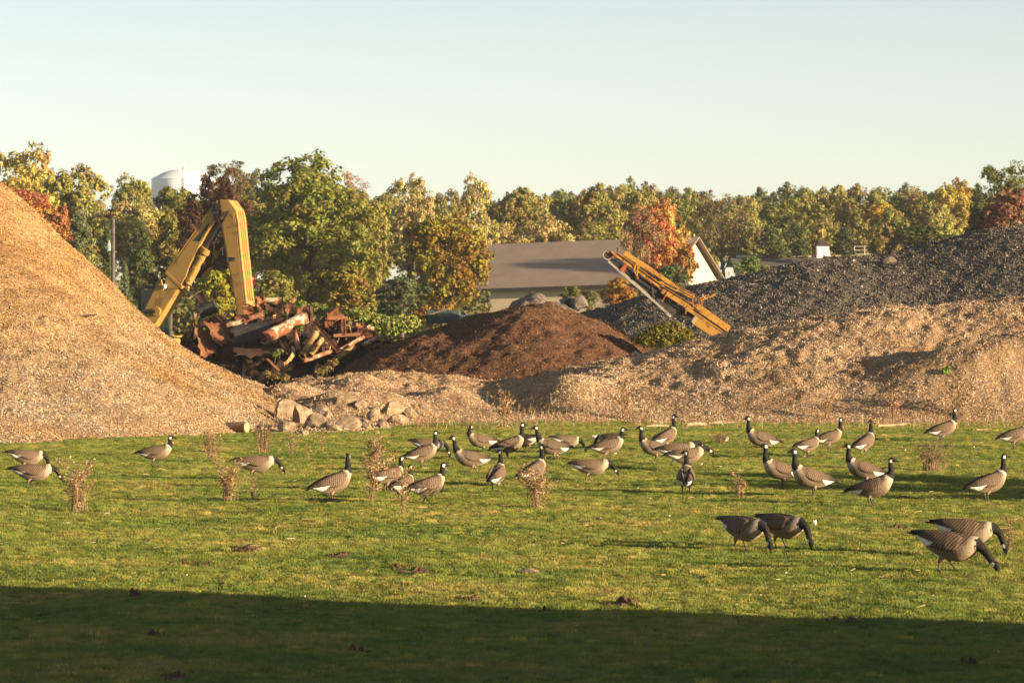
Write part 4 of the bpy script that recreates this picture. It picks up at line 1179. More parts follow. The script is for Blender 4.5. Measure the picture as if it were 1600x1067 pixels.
# belt
mb = MB(); mb.prism([(k(*p).x, k(*p).z) for p in [(235, 218), (720, 535), (1012, 790), (950, 778), (800, 775), (705, 690), (212, 262)]][::-1], -.34, .34); mb.build('belt_trough', m_dark, cv)
kbars('belt', [((215, 235), (1020, 785), .11, .80, 0.0), ((185, 245), (780, 740), .03, .80, 0.0)], m_black, .003)
kbars('belt_edge', [((185, 240), (700, 690), .075, .05, -.44), ((195, 225), (690, 665), .03, .05, -.36), ((700, 690), (800, 785), .09, .04, -.44)], m_catpale, .004)
kbars('belt_edge', [((380, 345), (740, 590), .035, .05, -.30), ((740, 590), (1010, 790), .03, .05, -.30)], m_dark, .003)
mb = MB(); q = k(182, 182); mb.tube([q + Vector((0, -.46, 0)), q + Vector((0, .46, 0))], .145, 20); mb.build('head_pulley', m_dark, cv, smooth=True)
mb = MB(); mb.pipe(q + Vector((0, -.49, 0)), q + Vector((0, -.44, 0)), .165, .03, 20); mb.build('pulley_guard', m_catpale, cv, smooth=True)
mb = MB(); mb.box(k(190, 150, -.44), (.13, .10, .10)); mb.box(k(225, 195, -.44), (.10, .10, .14)); mb.tube([k(215, 150, -.5), k(250, 185, -.5)], .05, 10); mb.build('drive_motor', m_rust, cv, .01)
q = k(800, 770); mb = MB(); mb.tube([q + Vector((0, -.40, 0)), q + Vector((0, .40, 0))], .10, 16); mb.build('return_roller', m_dark, cv, smooth=True)
kbars('frame_post', [((455, 265), (440, 330), .05, .07, -.47), ((480, 285), (465, 390), .05, .07, -.47), ((440, 330), (470, 400), .04, .06, -.47), ((450, 262), (495, 300), .05, .07, -.47)], m_cat)
mb = MB(); mb.prism([(k(*p).x, k(*p).z) for p in [(300, 322), (345, 350), (372, 275), (350, 272)]], -.50, -.47); mb.build('red_bracket', m_orange, cv, .004)
kbars('red_bracket', [((710, 640), (770, 535), .035, .05, -.50)], m_orange)
kbars('red_bracket', [((478, 415), (470, 385), .06, .05, -.48)], m_orange)
kbars('support_bracket', [((1010, 580), (1020, 690), .06, .10, -.48), ((1020, 690), (1075, 640), .05, .08, -.48), ((1060, 590), (1075, 670), .05, .08, -.47), ((1000, 640), (1080, 600), .045, .08, -.50), ((1105, 620), (1110, 680), .06, .10, .1)], m_rust)
kbars('support_bracket', [((1020, 560), (1030, 690), .05, .06, -.40), ((950, 700), (940, 760), .05, .08, -.46)], m_cat)
kbars('side_arm', [((1080, 605), (1170, 570), .045, .06, -.2), ((1090, 625), (1240, 572), .05, .06, -.2), ((1200, 575), (1240, 562), .06, .06, -.2)], m_cat)
mb = MB(); mb.tube([k(270, 150, 0), k(285, 120, 0), k(265, 105, 0)], .02, 6); mb.tube([k(300, 190, -.3), k(330, 240, -.45), k(260, 215, -.47)], .03, 6); mb.build('hydraulic_hose', m_black, cv)
kbars('cross_bar', [((330, 215), (330, 235), .05, .9, 0), ((560, 385), (560, 405), .05, .9, 0), ((790, 560), (790, 580), .05, .9, 0), ((980, 690), (980, 710), .05, .9, 0), ((1200, 840), (1200, 860), .05, .9, 0)], m_cat)
kbars('cross_bar', [((785, 600), (785, 640), .04, .06, -.4), ((905, 660), (905, 700), .04, .06, -.4)], m_dark)
# legs down into the ground behind the mound
mb = MB()
for zx in (620, 1230):
    for yy in (-.38, .38):
        q = k(zx, 440 if zx == 620 else 860, yy); mb.beam(q + Vector((0, 0, -.1)), Vector((q.x + .3, yy, -.1)), .08, .08)
mb.build('support_leg', m_dark, cv)

# ------------------------------------------------------------------ scrap heap
SY = 138.0
stab = [(265, 585), (285, 538), (310, 523), (340, 507), (370, 499), (400, 486), (430, 488), (470, 492), (500, 500), (530, 514), (560, 520), (590, 541), (620, 568)]
s_front = 5.2
m_heapdark = noise_mat('rust_dirt', [(.3, (.012, .008, .006)), (.55, (.035, .018, .011)), (.75, (.075, .035, .018))], 5.0, .95, .9, .08, 8, local=False)
scrap_fn = ridge_fn(stab, SY, s_front, 5.0, 1.0, 1.0, 0.2, 171, (0.22, 0.2))
heap = link('scrap_rubble', heap_mesh('scrap_rubble', scrap_fn, X(255, SY), X(630, SY), SY - 7, SY + 6, .12, m_heapdark))
tag(heap, 'dark rusty rubble that fills the scrap metal heap under the pipes and plates', 'scrap rubble', kind='stuff')
_sx = [X(a, SY) for a, b_ in stab]; _sz = [Z(b_, SY) for a, b_ in stab]
def sp(zx, zy, off=0.0, s=7.114, ox=280, oy=450):
    """point just above the heap's front face seen at a photo point (given in crop pixels)"""
    px, py = ox + zx / s, oy + zy / s
    zc = max(np.interp(X(px, SY), _sx, _sz) + .3, .3); z = Z(py, SY)
    Y = SY - s_front * .55 * np.clip(1 - z / zc, -.05, 1.0) - .45 - off
    return at(px, py, Y)
def sp2(zx, zy, off=0.0): return sp(zx, zy, off, 3.333, 220, 290)
def sp5(zx, zy, off=0.0): return sp(zx, zy, off, 7.114, 480, 450)
GRP = 'scrap metal in the heap'
def pipe_piece(name, a, b_, r, mat, label, cat='scrap pipe', th=.02, jag=.05):
    mb = MB(); mb.pipe(a, b_, r, th, 18, jag); o = mb.build(name, mat, None, smooth=True); tag(o, label, cat, GRP); return o
def plate_piece(name, corners, bend, mat, label, cat='scrap plate', seed=0, th=.025, nn=9, rag=.10):
    """crumpled sheet between four corners (a, b along the top, c, d along the foot)"""
    rr = np.random.default_rng(seed)
    a, b_, c, d = [np.array(v) for v in corners]
    g = []
    nrm = np.cross(b_ - a, d - a); nrm /= np.linalg.norm(nrm)
    for j in range(nn):
        for i in range(nn):
            s, t = i / (nn - 1), j / (nn - 1)
            if j in (0, nn - 1): t = np.clip(t + rr.uniform(-rag, rag), -.1, 1.1)
            if i in (0, nn - 1): s = np.clip(s + rr.uniform(-rag, rag) * .7, -.1, 1.1)
            p = (a * (1 - s) + b_ * s) * (1 - t) + (d * (1 - s) + c * s) * t
            g.append(p + nrm * (bend * (math.sin(s * 3.14) + .6 * math.sin(t * 5 + seed)) + rr.uniform(-.035, .035)))
    G = np.array(g); m2 = len(G)
    V = np.concatenate([G, G - nrm * th]); f = grid_faces(nn, nn)
    fs = [tuple(q) for q in f] + [tuple(q[::-1] + m2) for q in f]
    edge = [j for j in range(nn)] + [j * nn + nn - 1 for j in range(1, nn)] + [m2 - 1 - j for j in range(1, nn)] + [(nn - 1 - j) * nn for j in range(1, nn - 1)]
    for i in range(len(edge)):
        p, q = edge[i], edge[(i + 1) % len(edge)]; fs.append((q, p, p + m2, q + m2))
    mb = MB(); mb.add([Vector(v) for v in V], fs); o = mb.build(name, mat, None, smooth=True); tag(o, label, cat, GRP); return o
def strip_piece(name, pts, w, mat, label, cat='scrap strip', th=.03):
    mb = MB()
    for p, q in zip(pts[:-1], pts[1:]): mb.beam(p, q, th, w, (.5, .8, .2))
    o = mb.build(name, mat, None, .006); tag(o, label, cat, GRP); return o
def channel_piece(name, p, q, w, mat, label, cat='scrap beam'):
    p, q = Vector(p), Vector(q); mb = MB(); d = (q - p).normalized(); n_ = Vector((0, -1, .2)); s_ = d.cross(n_).normalized()
    mb.beam(p, q, w, .025, n_); mb.beam(p + s_ * w / 2 - n_ * .05, q + s_ * w / 2 - n_ * .05, .025, .13, n_); mb.beam(p - s_ * w / 2 - n_ * .05, q - s_ * w / 2 - n_ * .05, .025, .13, n_)
    o = mb.build(name, mat, None, .004); tag(o, label, cat, GRP); return o

plate_piece('rusty_plate', [sp(160, 410, 1.2), sp(340, 470, .5), sp(420, 735, .6), sp(230, 745, 1.3)], .06, m_rust, 'large bent rusty plate standing at the left end of the scrap heap', seed=1)
plate_piece('rusty_plate', [sp(270, 370, 1.0), sp(530, 390, .3), sp(600, 600, .5), sp(400, 610, 1.2)], .06, m_rust, 'bent rusty plate left of the dark curved shell', seed=2)
plate_piece('rusty_plate', [sp(150, 620, .6), sp(260, 640, .8), sp(330, 745, 1.0), sp(200, 700, 1.0)], .06, m_rust, 'lower rusty plate dipping behind the chip heap at the left', seed=3)
# dark half shell with a yellow rim
a_, b_ = Vector(sp(590, 530, .8)), Vector(sp(1040, 470, .8)); d_ = (b_ - a_).normalized(); n_ = Vector((0, -1, .45)).normalized(); u_ = d_.cross(n_).normalized()
if u_.z < 0: u_ = -u_
mb = MB(); nseg = 14; vs = []; rr_ = .50
for e in (a_, b_):
    for rad_ in (rr_, rr_ - .03):
        for i in range(nseg + 1):
            t_ = math.radians(-60 + 170 * i / nseg); vs.append(e + u_ * math.sin(t_) * rad_ + n_ * (math.cos(t_) - .75) * rad_ + d_ * (.10 * math.sin(i * 1.7)))
m1 = nseg + 1; fs = []
for i in range(nseg):
    fs += [(i, i + 1, 2 * m1 + i + 1, 2 * m1 + i), (m1 + i + 1, m1 + i, 3 * m1 + i, 3 * m1 + i + 1), (i, m1 + i, m1 + i + 1, i + 1), (2 * m1 + i, 2 * m1 + i + 1, 3 * m1 + i + 1, 3 * m1 + i)]
fs += [(0, 2 * m1, 3 * m1, m1), (nseg, m1 + nseg, 3 * m1 + nseg, 2 * m1 + nseg)]
mb.add(vs, fs); sh = mb.build('curved_shell', m_dark, None, smooth=True); tag(sh, 'large dark curved shell with a yellow rim in the middle of the scrap heap', 'scrap shell', GRP)
mb = MB(); e0, e1 = vs[0], vs[2 * m1]; mb.beam(Vector(e0) + Vector((0, -.03, -.02)), Vector(e1) + Vector((0, -.03, 0)), .10, .04, n_); rim = mb.build('rim', m_rusty, sh, .005)
pipe_piece('red_pipe', sp(930, 560, 1.3), sp(1400, 330, 1.0), .225, m_redw, 'thick red pipe with peeling white paint lying across the scrap heap', jag=.03)
pipe_piece('white_pipe', sp(530, 425, .5), sp(925, 285, .4), .095, m_rustw, 'long white rusty pipe lying along the top left of the scrap heap')
pipe_piece('white_pipe', sp(1290, 505, .9), sp(1325, 700, 1.2), .09, m_rustw, 'short upright white pipe right under the thick red pipe')
pipe_piece('yellow_pipe', sp(1370, 760, 1.3), sp(1520, 500, .9), .125, m_rusty, 'yellowed pipe leaning right in the middle of the heap, left one of two')
pipe_piece('yellow_pipe', sp(1455, 750, 1.4), sp(1585, 570, 1.1), .10, m_rusty, 'yellowed pipe leaning right in the middle of the heap, right one of two')
pipe_piece('white_pipe', sp5(-40, 815, 1.2), sp5(265, 700, 1.0), .085, m_rustw, 'white pipe lying low across the foot of the scrap heap')
pipe_piece('white_pipe', sp5(370, 690, .9), sp5(620, 550, .6), .085, m_rustw, 'white pipe sloping up at the right end of the scrap heap, upper one')
pipe_piece('yellow_pipe', sp5(330, 780, 1.2), sp5(520, 650, 1.0), .10, m_rusty, 'yellow pipe sloping up at the right end just under the white one')
pipe_piece('white_pipe', sp5(625, 630, .8), sp5(800, 530, .5), .07, m_rustw, 'short white pipe at the far right tip of the scrap heap')
pipe_piece('white_pipe', sp(955, 135, 0), sp(1130, 130, 0), .085, m_rustw, 'short white pipe on the very top of the scrap heap')
strip_piece('rusty_strip', [sp(975, 785, 1.5), sp(1040, 850, 1.6), sp(1105, 915, 1.7)], .14, m_rust, 'short rusty strip hanging at the foot of the heap below the red pipe')
strip_piece('curved_strip', [sp(1265, 650, 1.3), sp(1270, 730, 1.4), sp(1225, 800, 1.5), sp(1160, 850, 1.6)], .15, m_rusty, 'curved yellow brown strip below the upright white pipe')
plate_piece('pale_cone_plate', [sp(1110, 600, 1.1), sp(1180, 580, 1.2), sp(1250, 710, 1.4), sp(1200, 740, 1.4)], .10, m_rustw, 'bent pale plate under the right end of the thick red pipe', seed=5)
strip_piece('rusty_strip', [sp(1190, 270, .4), sp(1225, 190, .3), sp(1290, 120, .2)], .20, m_rust, 'rusty strip folded upright near the top of the heap')
plate_piece('crumpled_plate', [sp(850, 90, 0), sp(950, 85, 0), sp(945, 200, .2), sp(885, 190, .2)], .07, m_rust, 'crumpled brown plate sticking up at the foot of the excavator arm', seed=6)
plate_piece('rusty_plate', [sp(1060, 150, 0), sp(1190, 140, .1), sp(1200, 215, .3), sp(1060, 200, .3)], .05, m_rust, 'small rusty plate on top of the heap right of the crumpled one', seed=7)
plate_piece('dark_plate', [sp(1390, 200, 0), sp(1470, 230, 0), sp(1480, 400, .4), sp(1400, 330, .4)], .05, m_rustd, 'dark plate standing behind the upper end of the thick red pipe', seed=8)
mb = MB()
pts_ = [Vector(sp(560, 305, .5)) + Vector((.22 * math.cos(t_), .06 * math.sin(t_), .16 * math.sin(t_) + .08 * math.cos(t_))) for t_ in np.linspace(0, 6.283, 19)]
mb.tube(pts_, .035, 8); tag(mb.build('old_tyre', m_black, None, smooth=True), 'black ring shaped old tyre on the left shoulder of the scrap heap', 'tyre', GRP)
channel_piece('rusty_beam', at(310, 458, 139.5), at(327, 484, 138.5), .28, m_rust, 'rusty beam leaning from the excavator boom down to the heap')
mb = MB(); q0, q1 = Vector(at(312, 488, 138.6)), Vector(at(338, 478, 138.6)); mb.pipe(q0, q1, .24, .04, 14, .04); tag(mb.build('dark_drum', m_dark, None, smooth=True), 'dark drum lying under the leaning rusty beam', 'drum', GRP)
plate_piece('rusty_plate', [sp5(225, 270, .2), sp5(300, 225, .1), sp5(430, 320, .3), sp5(215, 345, .4)], .05, m_rust, 'peaked rusty plate at the right shoulder of the heap', seed=10)
channel_piece('rusty_beam', sp5(400, 350, .5), sp5(402, 520, .8), .13, m_rust, 'short upright rusty post under the peaked plate')
channel_piece('rusty_beam', sp5(220, 335, .45), sp5(640, 345, .3), .10, m_rust, 'level rusty beam carrying the peaked plate at the right')
plate_piece('rusty_plate', [sp5(540, 330, .2), sp5(640, 345, .1), sp5(680, 470, .4), sp5(560, 480, .5)], .09, m_rust, 'curved rusty plate at the right end of the heap above the white pipes', seed=11)
plate_piece('rusty_plate', [sp5(640, 350, .1), sp5(770, 410, .0), sp5(740, 480, .3), sp5(660, 460, .3)], .04, m_rustw, 'pale rusted plate at the far right end of the heap', seed=12)
channel_piece('rusty_beam', sp5(160, 480, .8), sp5(350, 710, 1.2), .14, m_rust, 'rusty beam slanting down to the right across the two yellowed pipes')
channel_piece('rusty_beam', sp5(290, 530, .8), sp5(590, 515, .6), .09, m_rust, 'thin rusty beam lying level under the upright post')
strip_piece('rusty_strip', [sp5(40, 200, .2), sp5(50, 300, .3), sp5(45, 400, .5)], .12, m_rustd, 'dark upright strip right of the thick red pipe')
strip_piece('rusty_strip', [sp5(120, 840, 1.6), sp5(90, 930, 1.7), sp5(50, 1010, 1.8)], .12, m_rust, 'rusty strip standing in the shade at the foot of the heap')
plate_piece('rusty_plate', [sp5(130, 860, 1.5), sp5(210, 880, 1.5), sp5(160, 990, 1.7), sp5(80, 1010, 1.8)], .06, m_rust, 'small rusty plate low at the foot of the heap by the compost', seed=13)
plate_piece('dark_plate', [sp(600, 640, 1.1), sp(1030, 650, 1.2), sp(1020, 750, 1.5), sp(640, 760, 1.5)], .05, m_rustd, 'dark flat plate lying under the curved shell', seed=14)
FR = 'small rusty pieces of the scrap heap'
fl = 'small broken piece of rusty metal lying in the scrap heap'
for i in range(200):
    px = R.uniform(285, 605)
    top = float(np.interp(px, [a for a, b_ in stab], [b_ - 10 for a, b_ in stab]))
    foot = float(np.interp(px, [280, 400, 420, 500, 520, 600], [545, 590, 592, 592, 575, 535]))
    py = top + (foot - top) * R.uniform(0, 1) ** .8
    p = Vector(sp(px - 280, py - 450, R.uniform(-.15, .35), 1.0))
    ang = R.uniform(0, 6.28); d_ = Vector((math.cos(ang), R.uniform(-.4, .4), .6 * math.sin(ang))).normalized(); L_ = R.uniform(.25, .8)
    mt = [m_rust, m_rust, m_rust, m_rustd, m_rustd, m_rusty, m_rust, m_rustw][i % 8]
    mb = MB(); t = (0, 1, 2, 3, 3)[i % 5]
    if t == 0:
        mb.beam(p - d_ * L_ / 2, p, .02, R.uniform(.1, .24), (R.uniform(-1, 1), 1, R.uniform(-1, 1))); e = d_ + Vector((R.uniform(-.5, .5), .2, R.uniform(-.5, .5)))
        mb.beam(p, p + e * L_ / 2, .022, R.uniform(.1, .24), (R.uniform(-1, 1), 1, R.uniform(-1, 1)))
    elif t == 1: mb.pipe(p - d_ * L_, p + d_ * L_, R.uniform(.03, .07), .012, 10, .03)
    elif t == 2:
        n_ = Vector((R.uniform(-.6, .6), -1, R.uniform(-.2, .8))).normalized(); u_ = n_.orthogonal().normalized(); v_ = n_.cross(u_)
        k_ = R.randint(5, 7); ring = [p + (u_ * math.cos(6.283 * j / k_) + v_ * math.sin(6.283 * j / k_)) * R.uniform(.12, .38) + n_ * R.uniform(-.05, .05) for j in range(k_)]
        mb.add(ring + [q - n_ * .025 for q in ring], [tuple(range(k_)), tuple(range(2 * k_ - 1, k_ - 1, -1))] + [(j, k_ + j, k_ + (j + 1) % k_, (j + 1) % k_) for j in range(k_)])
    else:
        e = d_.cross(Vector((0, 1, 0))).normalized()
        mb.tube([p - d_ * L_, p - d_ * L_ * .3 + e * R.uniform(-.1, .15), p + d_ * L_ * .4 + e * R.uniform(-.1, .1), p + d_ * L_], R.uniform(.012, .028), 6)
    tag(mb.build('scrap_piece', mt), fl, 'scrap piece', FR)
for i, (px, py, w_, h_) in enumerate([(392, 487, 22, 14), (410, 478, 16, 16), (424, 482, 20, 12), (378, 494, 20, 10), (436, 474, 14, 12), (452, 482, 18, 12), (345, 500, 22, 12), (470, 488, 16, 14), (325, 505, 18, 14), (515, 505, 18, 14)]):
    c0_ = [sp(px + dx * w_ - 280 + R.uniform(-3, 3), py + dy * h_ - 450 + R.uniform(-3, 3), R.uniform(.1, .6), 1.0) for dx, dy in ((-.5, -.6), (.5, -.6), (.5, .6), (-.5, .6))]
    plate_piece('scrap_plate', c0_, .05, [m_rust, m_rust, m_rustd][i % 3], ['left', 'middle', 'right'][(px > 370) + (px > 425)] + ' part of the heap top: crumpled rusty sheet, ' + ORD[sorted([392, 410, 424, 378, 436, 452, 345, 470, 325, 515]).index(px)] + ' from the left', seed=30 + i)
# bent frame beside the conveyor bush
mb = MB(); pts_ = [k(330, 880), k(400, 960), k(480, 1010, 0)]
for a, b_ in ((k(290, 760), k(310, 850)), (k(350, 850), (k(480, 980))), (k(110, 815), k(210, 800)), (k(210, 800), k(260, 850)), (k(260, 850), k(320, 850))): mb.beam(Vector(a) + Vector((0, -3.6, 0)), Vector(b_) + Vector((0, -3.6, 0)), .07, .09)
mb.tube([k(485, 970, -3.6), k(510, 945, -3.6), k(560, 935, -3.6), k(640, 970, -3.6), k(655, 1060, -3.6)], .035, 8)
mb.beam(k(560, 1050, -3.6), k(640, 975, -3.6), .05, .08)
tag(mb.build('bent_frame', m_rust, None, .006), 'bent rusty frame lying at the right end of the compost heap', 'scrap frame')

# ------------------------------------------------------------------ barn
BY = 300.0
m_roof, nt, b = new_mat('barn_roof')
c, h = noise_col(nt, [(.3, (.23, .17, .125)), (.7, (.30, .225, .17))], .8, 6, .6, objc(nt)); nt.links.new(c, b.inputs['Base Color']); b.inputs['Roughness'].default_value = .75
m_wall = noise_mat('barn_wall', [(.3, (.52, .43, .30)), (.7, (.62, .52, .37))], .7, .8)
# ridge runs left to right, its right end nearer; the right gable faces right and towards the camera
A_l = Vector((X(700, 318), 318, 0)); rdg0, rdg1 = at(735, 385, 304.9), at(1085, 371.5, 299.1)
hw = 8.0
dv = Vector((rdg1.x - rdg0.x, rdg1.y - rdg0.y, 0)).normalized(); nv = Vector((dv.y, -dv.x, 0))     # nv points at the camera
if nv.y > 0: nv = -nv
ev = (rdg0.z + rdg1.z) / 2 - 3.45
RZ = (rdg0.z + rdg1.z) / 2
r0, r1 = Vector((rdg0.x, rdg0.y, RZ - .3)), Vector((rdg1.x, rdg1.y, RZ + .3))
barn = empty('barn', (r0.x, r0.y, 0)); O = Vector((r0.x, r0.y, 0))
BARN_MID = (r0 + r1) / 2
tag(barn, 'long barn with a brown roof in tree shade and a pale sunlit gable wall', 'barn')
for sgn in (1, -1):
    e0, e1 = r0 + nv * sgn * (hw + .5) - Vector((0, 0, RZ - ev + .15)) - dv * .4, r1 + nv * sgn * (hw + .5) - Vector((0, 0, RZ - ev + .15)) + dv * .4
    q0, q1 = r0 - dv * .4, r1 + dv * .4
    mb = MB(); up = Vector((0, 0, .09)); mb.add([q0 - O, q1 - O, e1 - O, e0 - O, q0 - O + up, q1 - O + up, e1 - O + up, e0 - O + up], [(0, 1, 2, 3), (7, 6, 5, 4), (0, 4, 5, 1), (1, 5, 6, 2), (2, 6, 7, 3), (3, 7, 4, 0)])
    mb.build('roof', m_roof, barn)
    mb = MB(); mb.beam(e0 - O + Vector((0, 0, -.05)) + nv * sgn * .06, e1 - O + Vector((0, 0, -.05)) + nv * sgn * .06, .12, .26, (0, 0, 1)); mb.build('gutter', m_dark, barn)
    w0, w1 = r0 + nv * sgn * hw, r1 + nv * sgn * hw
    mb = MB(); i_ = -nv * sgn * .15; z_ = Vector((0, 0, ev - .05)); b0, b1 = Vector((w0.x, w0.y, 0)) - O, Vector((w1.x, w1.y, 0)) - O
    mb.add([b0, b1, b1 + z_, b0 + z_, b0 + i_, b1 + i_, b1 + i_ + z_, b0 + i_ + z_], [(0, 1, 2, 3), (7, 6, 5, 4), (0, 4, 5, 1), (1, 5, 6, 2), (2, 6, 7, 3), (3, 7, 4, 0)])
    mb.build('side_wall', m_wall, barn)
for e, nm in ((r1, 1), (r0, -1)):
    b0, b1 = Vector((e.x, e.y, 0)) + nv * (hw - .01) - O, Vector((e.x, e.y, 0)) - nv * (hw - .01) - O
    pts_ = [b0, b1, b1 + Vector((0, 0, ev - .12)), Vector((e.x, e.y, RZ - .12)) - O, b0 + Vector((0, 0, ev - .12))]
    o_ = dv * nm * -.15; mb = MB(); mb.add(pts_ + [p + o_ for p in pts_], [(0, 1, 2, 3, 4), (9, 8, 7, 6, 5)] + [(j, 5 + j, 5 + (j + 1) % 5, (j + 1) % 5) for j in range(5)])
    mb.build('gable_wall', m_wall, barn)

# low shed with the cupola
SYd = 330.0
shed = empty('low_shed', (X(1280, SYd), SYd, 0)); tag(shed, 'low shed with a grey brown roof peeping over the asphalt heap under the cupola', 'shed')
zr, ze = Z(401, SYd), Z(417, SYd); xl, xr = X(1150, SYd) - X(1280, SYd), X(1420, SYd) - X(1280, SYd)
m_sroof = noise_mat('shed_roof', [(.3, (.10, .085, .07)), (.7, (.16, .135, .11))], 1.0, .8)
mb = MB(); mb.prism([(-5.4, ze), (5.4, ze), (0, zr)], xl, xr)
o = mb.build('roof', m_sroof, shed); o.rotation_euler = (0, 0, math.pi / 2); 
mb = MB(); mb.box(((xl + xr) / 2, 0, (ze - .05) / 2), (xr - xl - .4, 9.6, ze - .05)); mb.build('wall', m_wall, shed)
mb = MB(); mb.box(((xl + xr) / 2, 0, zr + .03), (xr - xl, .9, .18)); mb.build('ridge_cap', noise_mat('ridge_cap', [(.3, (.34, .28, .2)), (.7, (.42, .35, .26))], 1, .7), shed)
cu = empty('cupola', (X(1285, SYd), SYd - .1, zr - .4)); tag(cu, 'white cupola with a dark pointed roof and a golden weathervane on the low shed', 'cupola')
cs = 21.0 / F * SYd
mb = MB(); mb.box((0, 0, .2 + cs * .42), (cs, cs, cs * .84 + .3)); mb.build('cupola_wall', m_white, cu, .02)
mb = MB(); h0 = .2 + cs * .84 + .12; s_ = cs * .56
mb.add([(-s_, -s_, h0), (s_, -s_, h0), (s_, s_, h0), (-s_, s_, h0), (-s_ * .45, -s_ * .45, h0 + .34), (s_ * .45, -s_ * .45, h0 + .34), (s_ * .45, s_ * .45, h0 + .34), (-s_ * .45, s_ * .45, h0 + .34), (0, 0, h0 + .75)],
       [(3, 2, 1, 0), (0, 1, 5, 4), (1, 2, 6, 5), (2, 3, 7, 6), (3, 0, 4, 7), (4, 5, 8), (5, 6, 8), (6, 7, 8), (7, 4, 8)])
mb.build('cupola_roof', noise_mat('slate', [(.3, (.035, .03, .03)), (.7, (.07, .06, .055))], 2, .6), cu)
for sx in (-1, 1):
    mb = MB(); mb.box((sx * cs * .24, -cs / 2 - .015, .25 + cs * .42), (cs * .36, .03, cs * .6)); mb.build('louver', m_white, cu)
m_gold = noise_mat('gilt', [(.3, (.42, .25, .05)), (.7, (.60, .38, .09))], 3, .4, metal=.5)
wv = empty('weathervane', (X(1285, SYd), SYd - .1, zr - .4 + h0 + .72)); tag(wv, 'golden weathervane on the tip of the white cupola', 'weathervane')
mb = MB(); mb.tube([(0, 0, -.1), (0, 0, .75)], .025, 8); mb.build('rod', m_gold, wv)
mb = MB(); ellipsoid(mb, (0, 0, .12), (.10, .10, .10), Matrix.Identity(3)); ellipsoid(mb, (0, 0, .33), (.07, .07, .07), Matrix.Identity(3)); mb.build('ball', m_gold, wv, smooth=True)
mb = MB(); mb.beam((-.28, 0, .52), (.28, 0, .52), .03, .03); mb.prism([(.2, .45), (.36, .52), (.2, .60)], -.015, .015); mb.prism([(-.34, .46), (-.2, .52), (-.34, .62)], -.015, .015)
mb.prism([(-.10, .54), (.10, .54), (.14, .66), (.04, .74), (-.08, .66)], -.015, .015); mb.build('arrow', m_gold, wv)
# white paddock fence
fY = 345.0
m_stickw = noise_mat('weathered_white', [(.3, (.42, .36, .28)), (.7, (.56, .50, .40))], 2, .8)
fn_ = empty('paddock_fence', (X(1370, fY), fY, 0)); tag(fn_, 'thin white rail fence above the crest of the asphalt heap right of the cupola', 'fence')
zt = Z(385, fY)
for i in range(6):
    mb = MB(); x_ = X(1335 + i * 16, fY) - X(1370, fY); mb.box((x_, 0, (zt + .05) / 2), (.08, .08, zt + .1)); mb.build('post', m_stickw, fn_)
for dz in (0, .35, .7):
    mb = MB(); mb.box((X(1375, fY) - X(1370, fY), -.09, zt - dz), (X(1415, fY) - X(1335, fY), .03, .05)); mb.build('rail', m_stickw, fn_)

# ------------------------------------------------------------------ water tower
TY = 1080.0
tw = empty('water_tower', (X(288, TY), TY, 0)); tag(tw, 'pale blue white water tower rising behind the trees on the left', 'water tower')
m_tank, nt, b = new_mat('tank_paint'); c, h = noise_col(nt, [(.3, (.70, .76, .80)), (.7, (.78, .82, .84))], .1, 3, .5, objc(nt)); nt.links.new(c, b.inputs['Base Color']); b.inputs['Roughness'].default_value = .5
r_t = 51.0 / F * TY; zt1, zt0, zap = Z(281, TY), Z(312, TY), Z(265.5, TY)
def lathe(mb, prof, n=48):
    base = len(mb.v)
    for r__, z in prof:
        for i in range(n): a = 2 * math.pi * i / n; mb.v.append((r__ * math.cos(a), r__ * math.sin(a), z))
    for j in range(len(prof) - 1):
        for i in range(n): i2 = (i + 1) % n; mb.f.append((base + j * n + i, base + j * n + i2, base + (j + 1) * n + i2, base + (j + 1) * n + i))
    mb.f.append(tuple(base + i for i in range(n - 1, -1, -1))); e = base + (len(prof) - 1) * n; mb.f.append(tuple(e + i for i in range(n)))
mb = MB(); lathe(mb, [(r_t * .35, zt0 - 4), (r_t * .8, zt0 - 2.2), (r_t * .99, zt0), (r_t, zt0 + .2), (r_t, zt1)]); mb.build('tank', m_tank, tw, smooth=True)
mb = MB(); lathe(mb, [(r_t + .12, zt1), (r_t + .12, zt1 + .12), (r_t * .86, zt1 + (zap - zt1) * .34), (r_t * .66, zt1 + (zap - zt1) * .68), (r_t * .42, zt1 + (zap - zt1) * .93), (r_t * .12, zap)]); mb.build('tank_roof', m_tank, tw, smooth=True)
mb = MB(); lathe(mb, [(.55, zap - .2), (.55, zap + .6), (.2, zap + .9)], 16); mb.tube([(-1.6, 0, zap - .3), (-1.6, 0, zap + .45)], .18, 8); mb.tube([(.1, 0, zap + .8), (.1, 0, zap + 1.3)], .06, 6); mb.build('vent', m_white, tw, smooth=True)
mb = MB(); a_ = math.radians(-86)
for dx in (-.3, .3): mb.tube([(math.cos(a_) * (r_t + .2) + dx, math.sin(a_) * (r_t + .2), zt0), (math.cos(a_) * (r_t + .2) + dx, math.sin(a_) * (r_t + .2), zt1 + .2)], .06, 6)
for i in range(10): mb.box((math.cos(a_) * (r_t + .2), math.sin(a_) * (r_t + .2), zt0 + .5 + i * .6), (.6, .06, .06))
mb.build('ladder', m_dark, tw)
for i in range(8):
    a_ = 2 * math.pi * i / 8; mb = MB(); mb.tube([(math.cos(a_) * r_t * .93, math.sin(a_) * r_t * .93, -.2), (math.cos(a_) * r_t * .93, math.sin(a_) * r_t * .93, zt0 + .1)], .35, 8); mb.build('leg', m_white, tw, smooth=True)

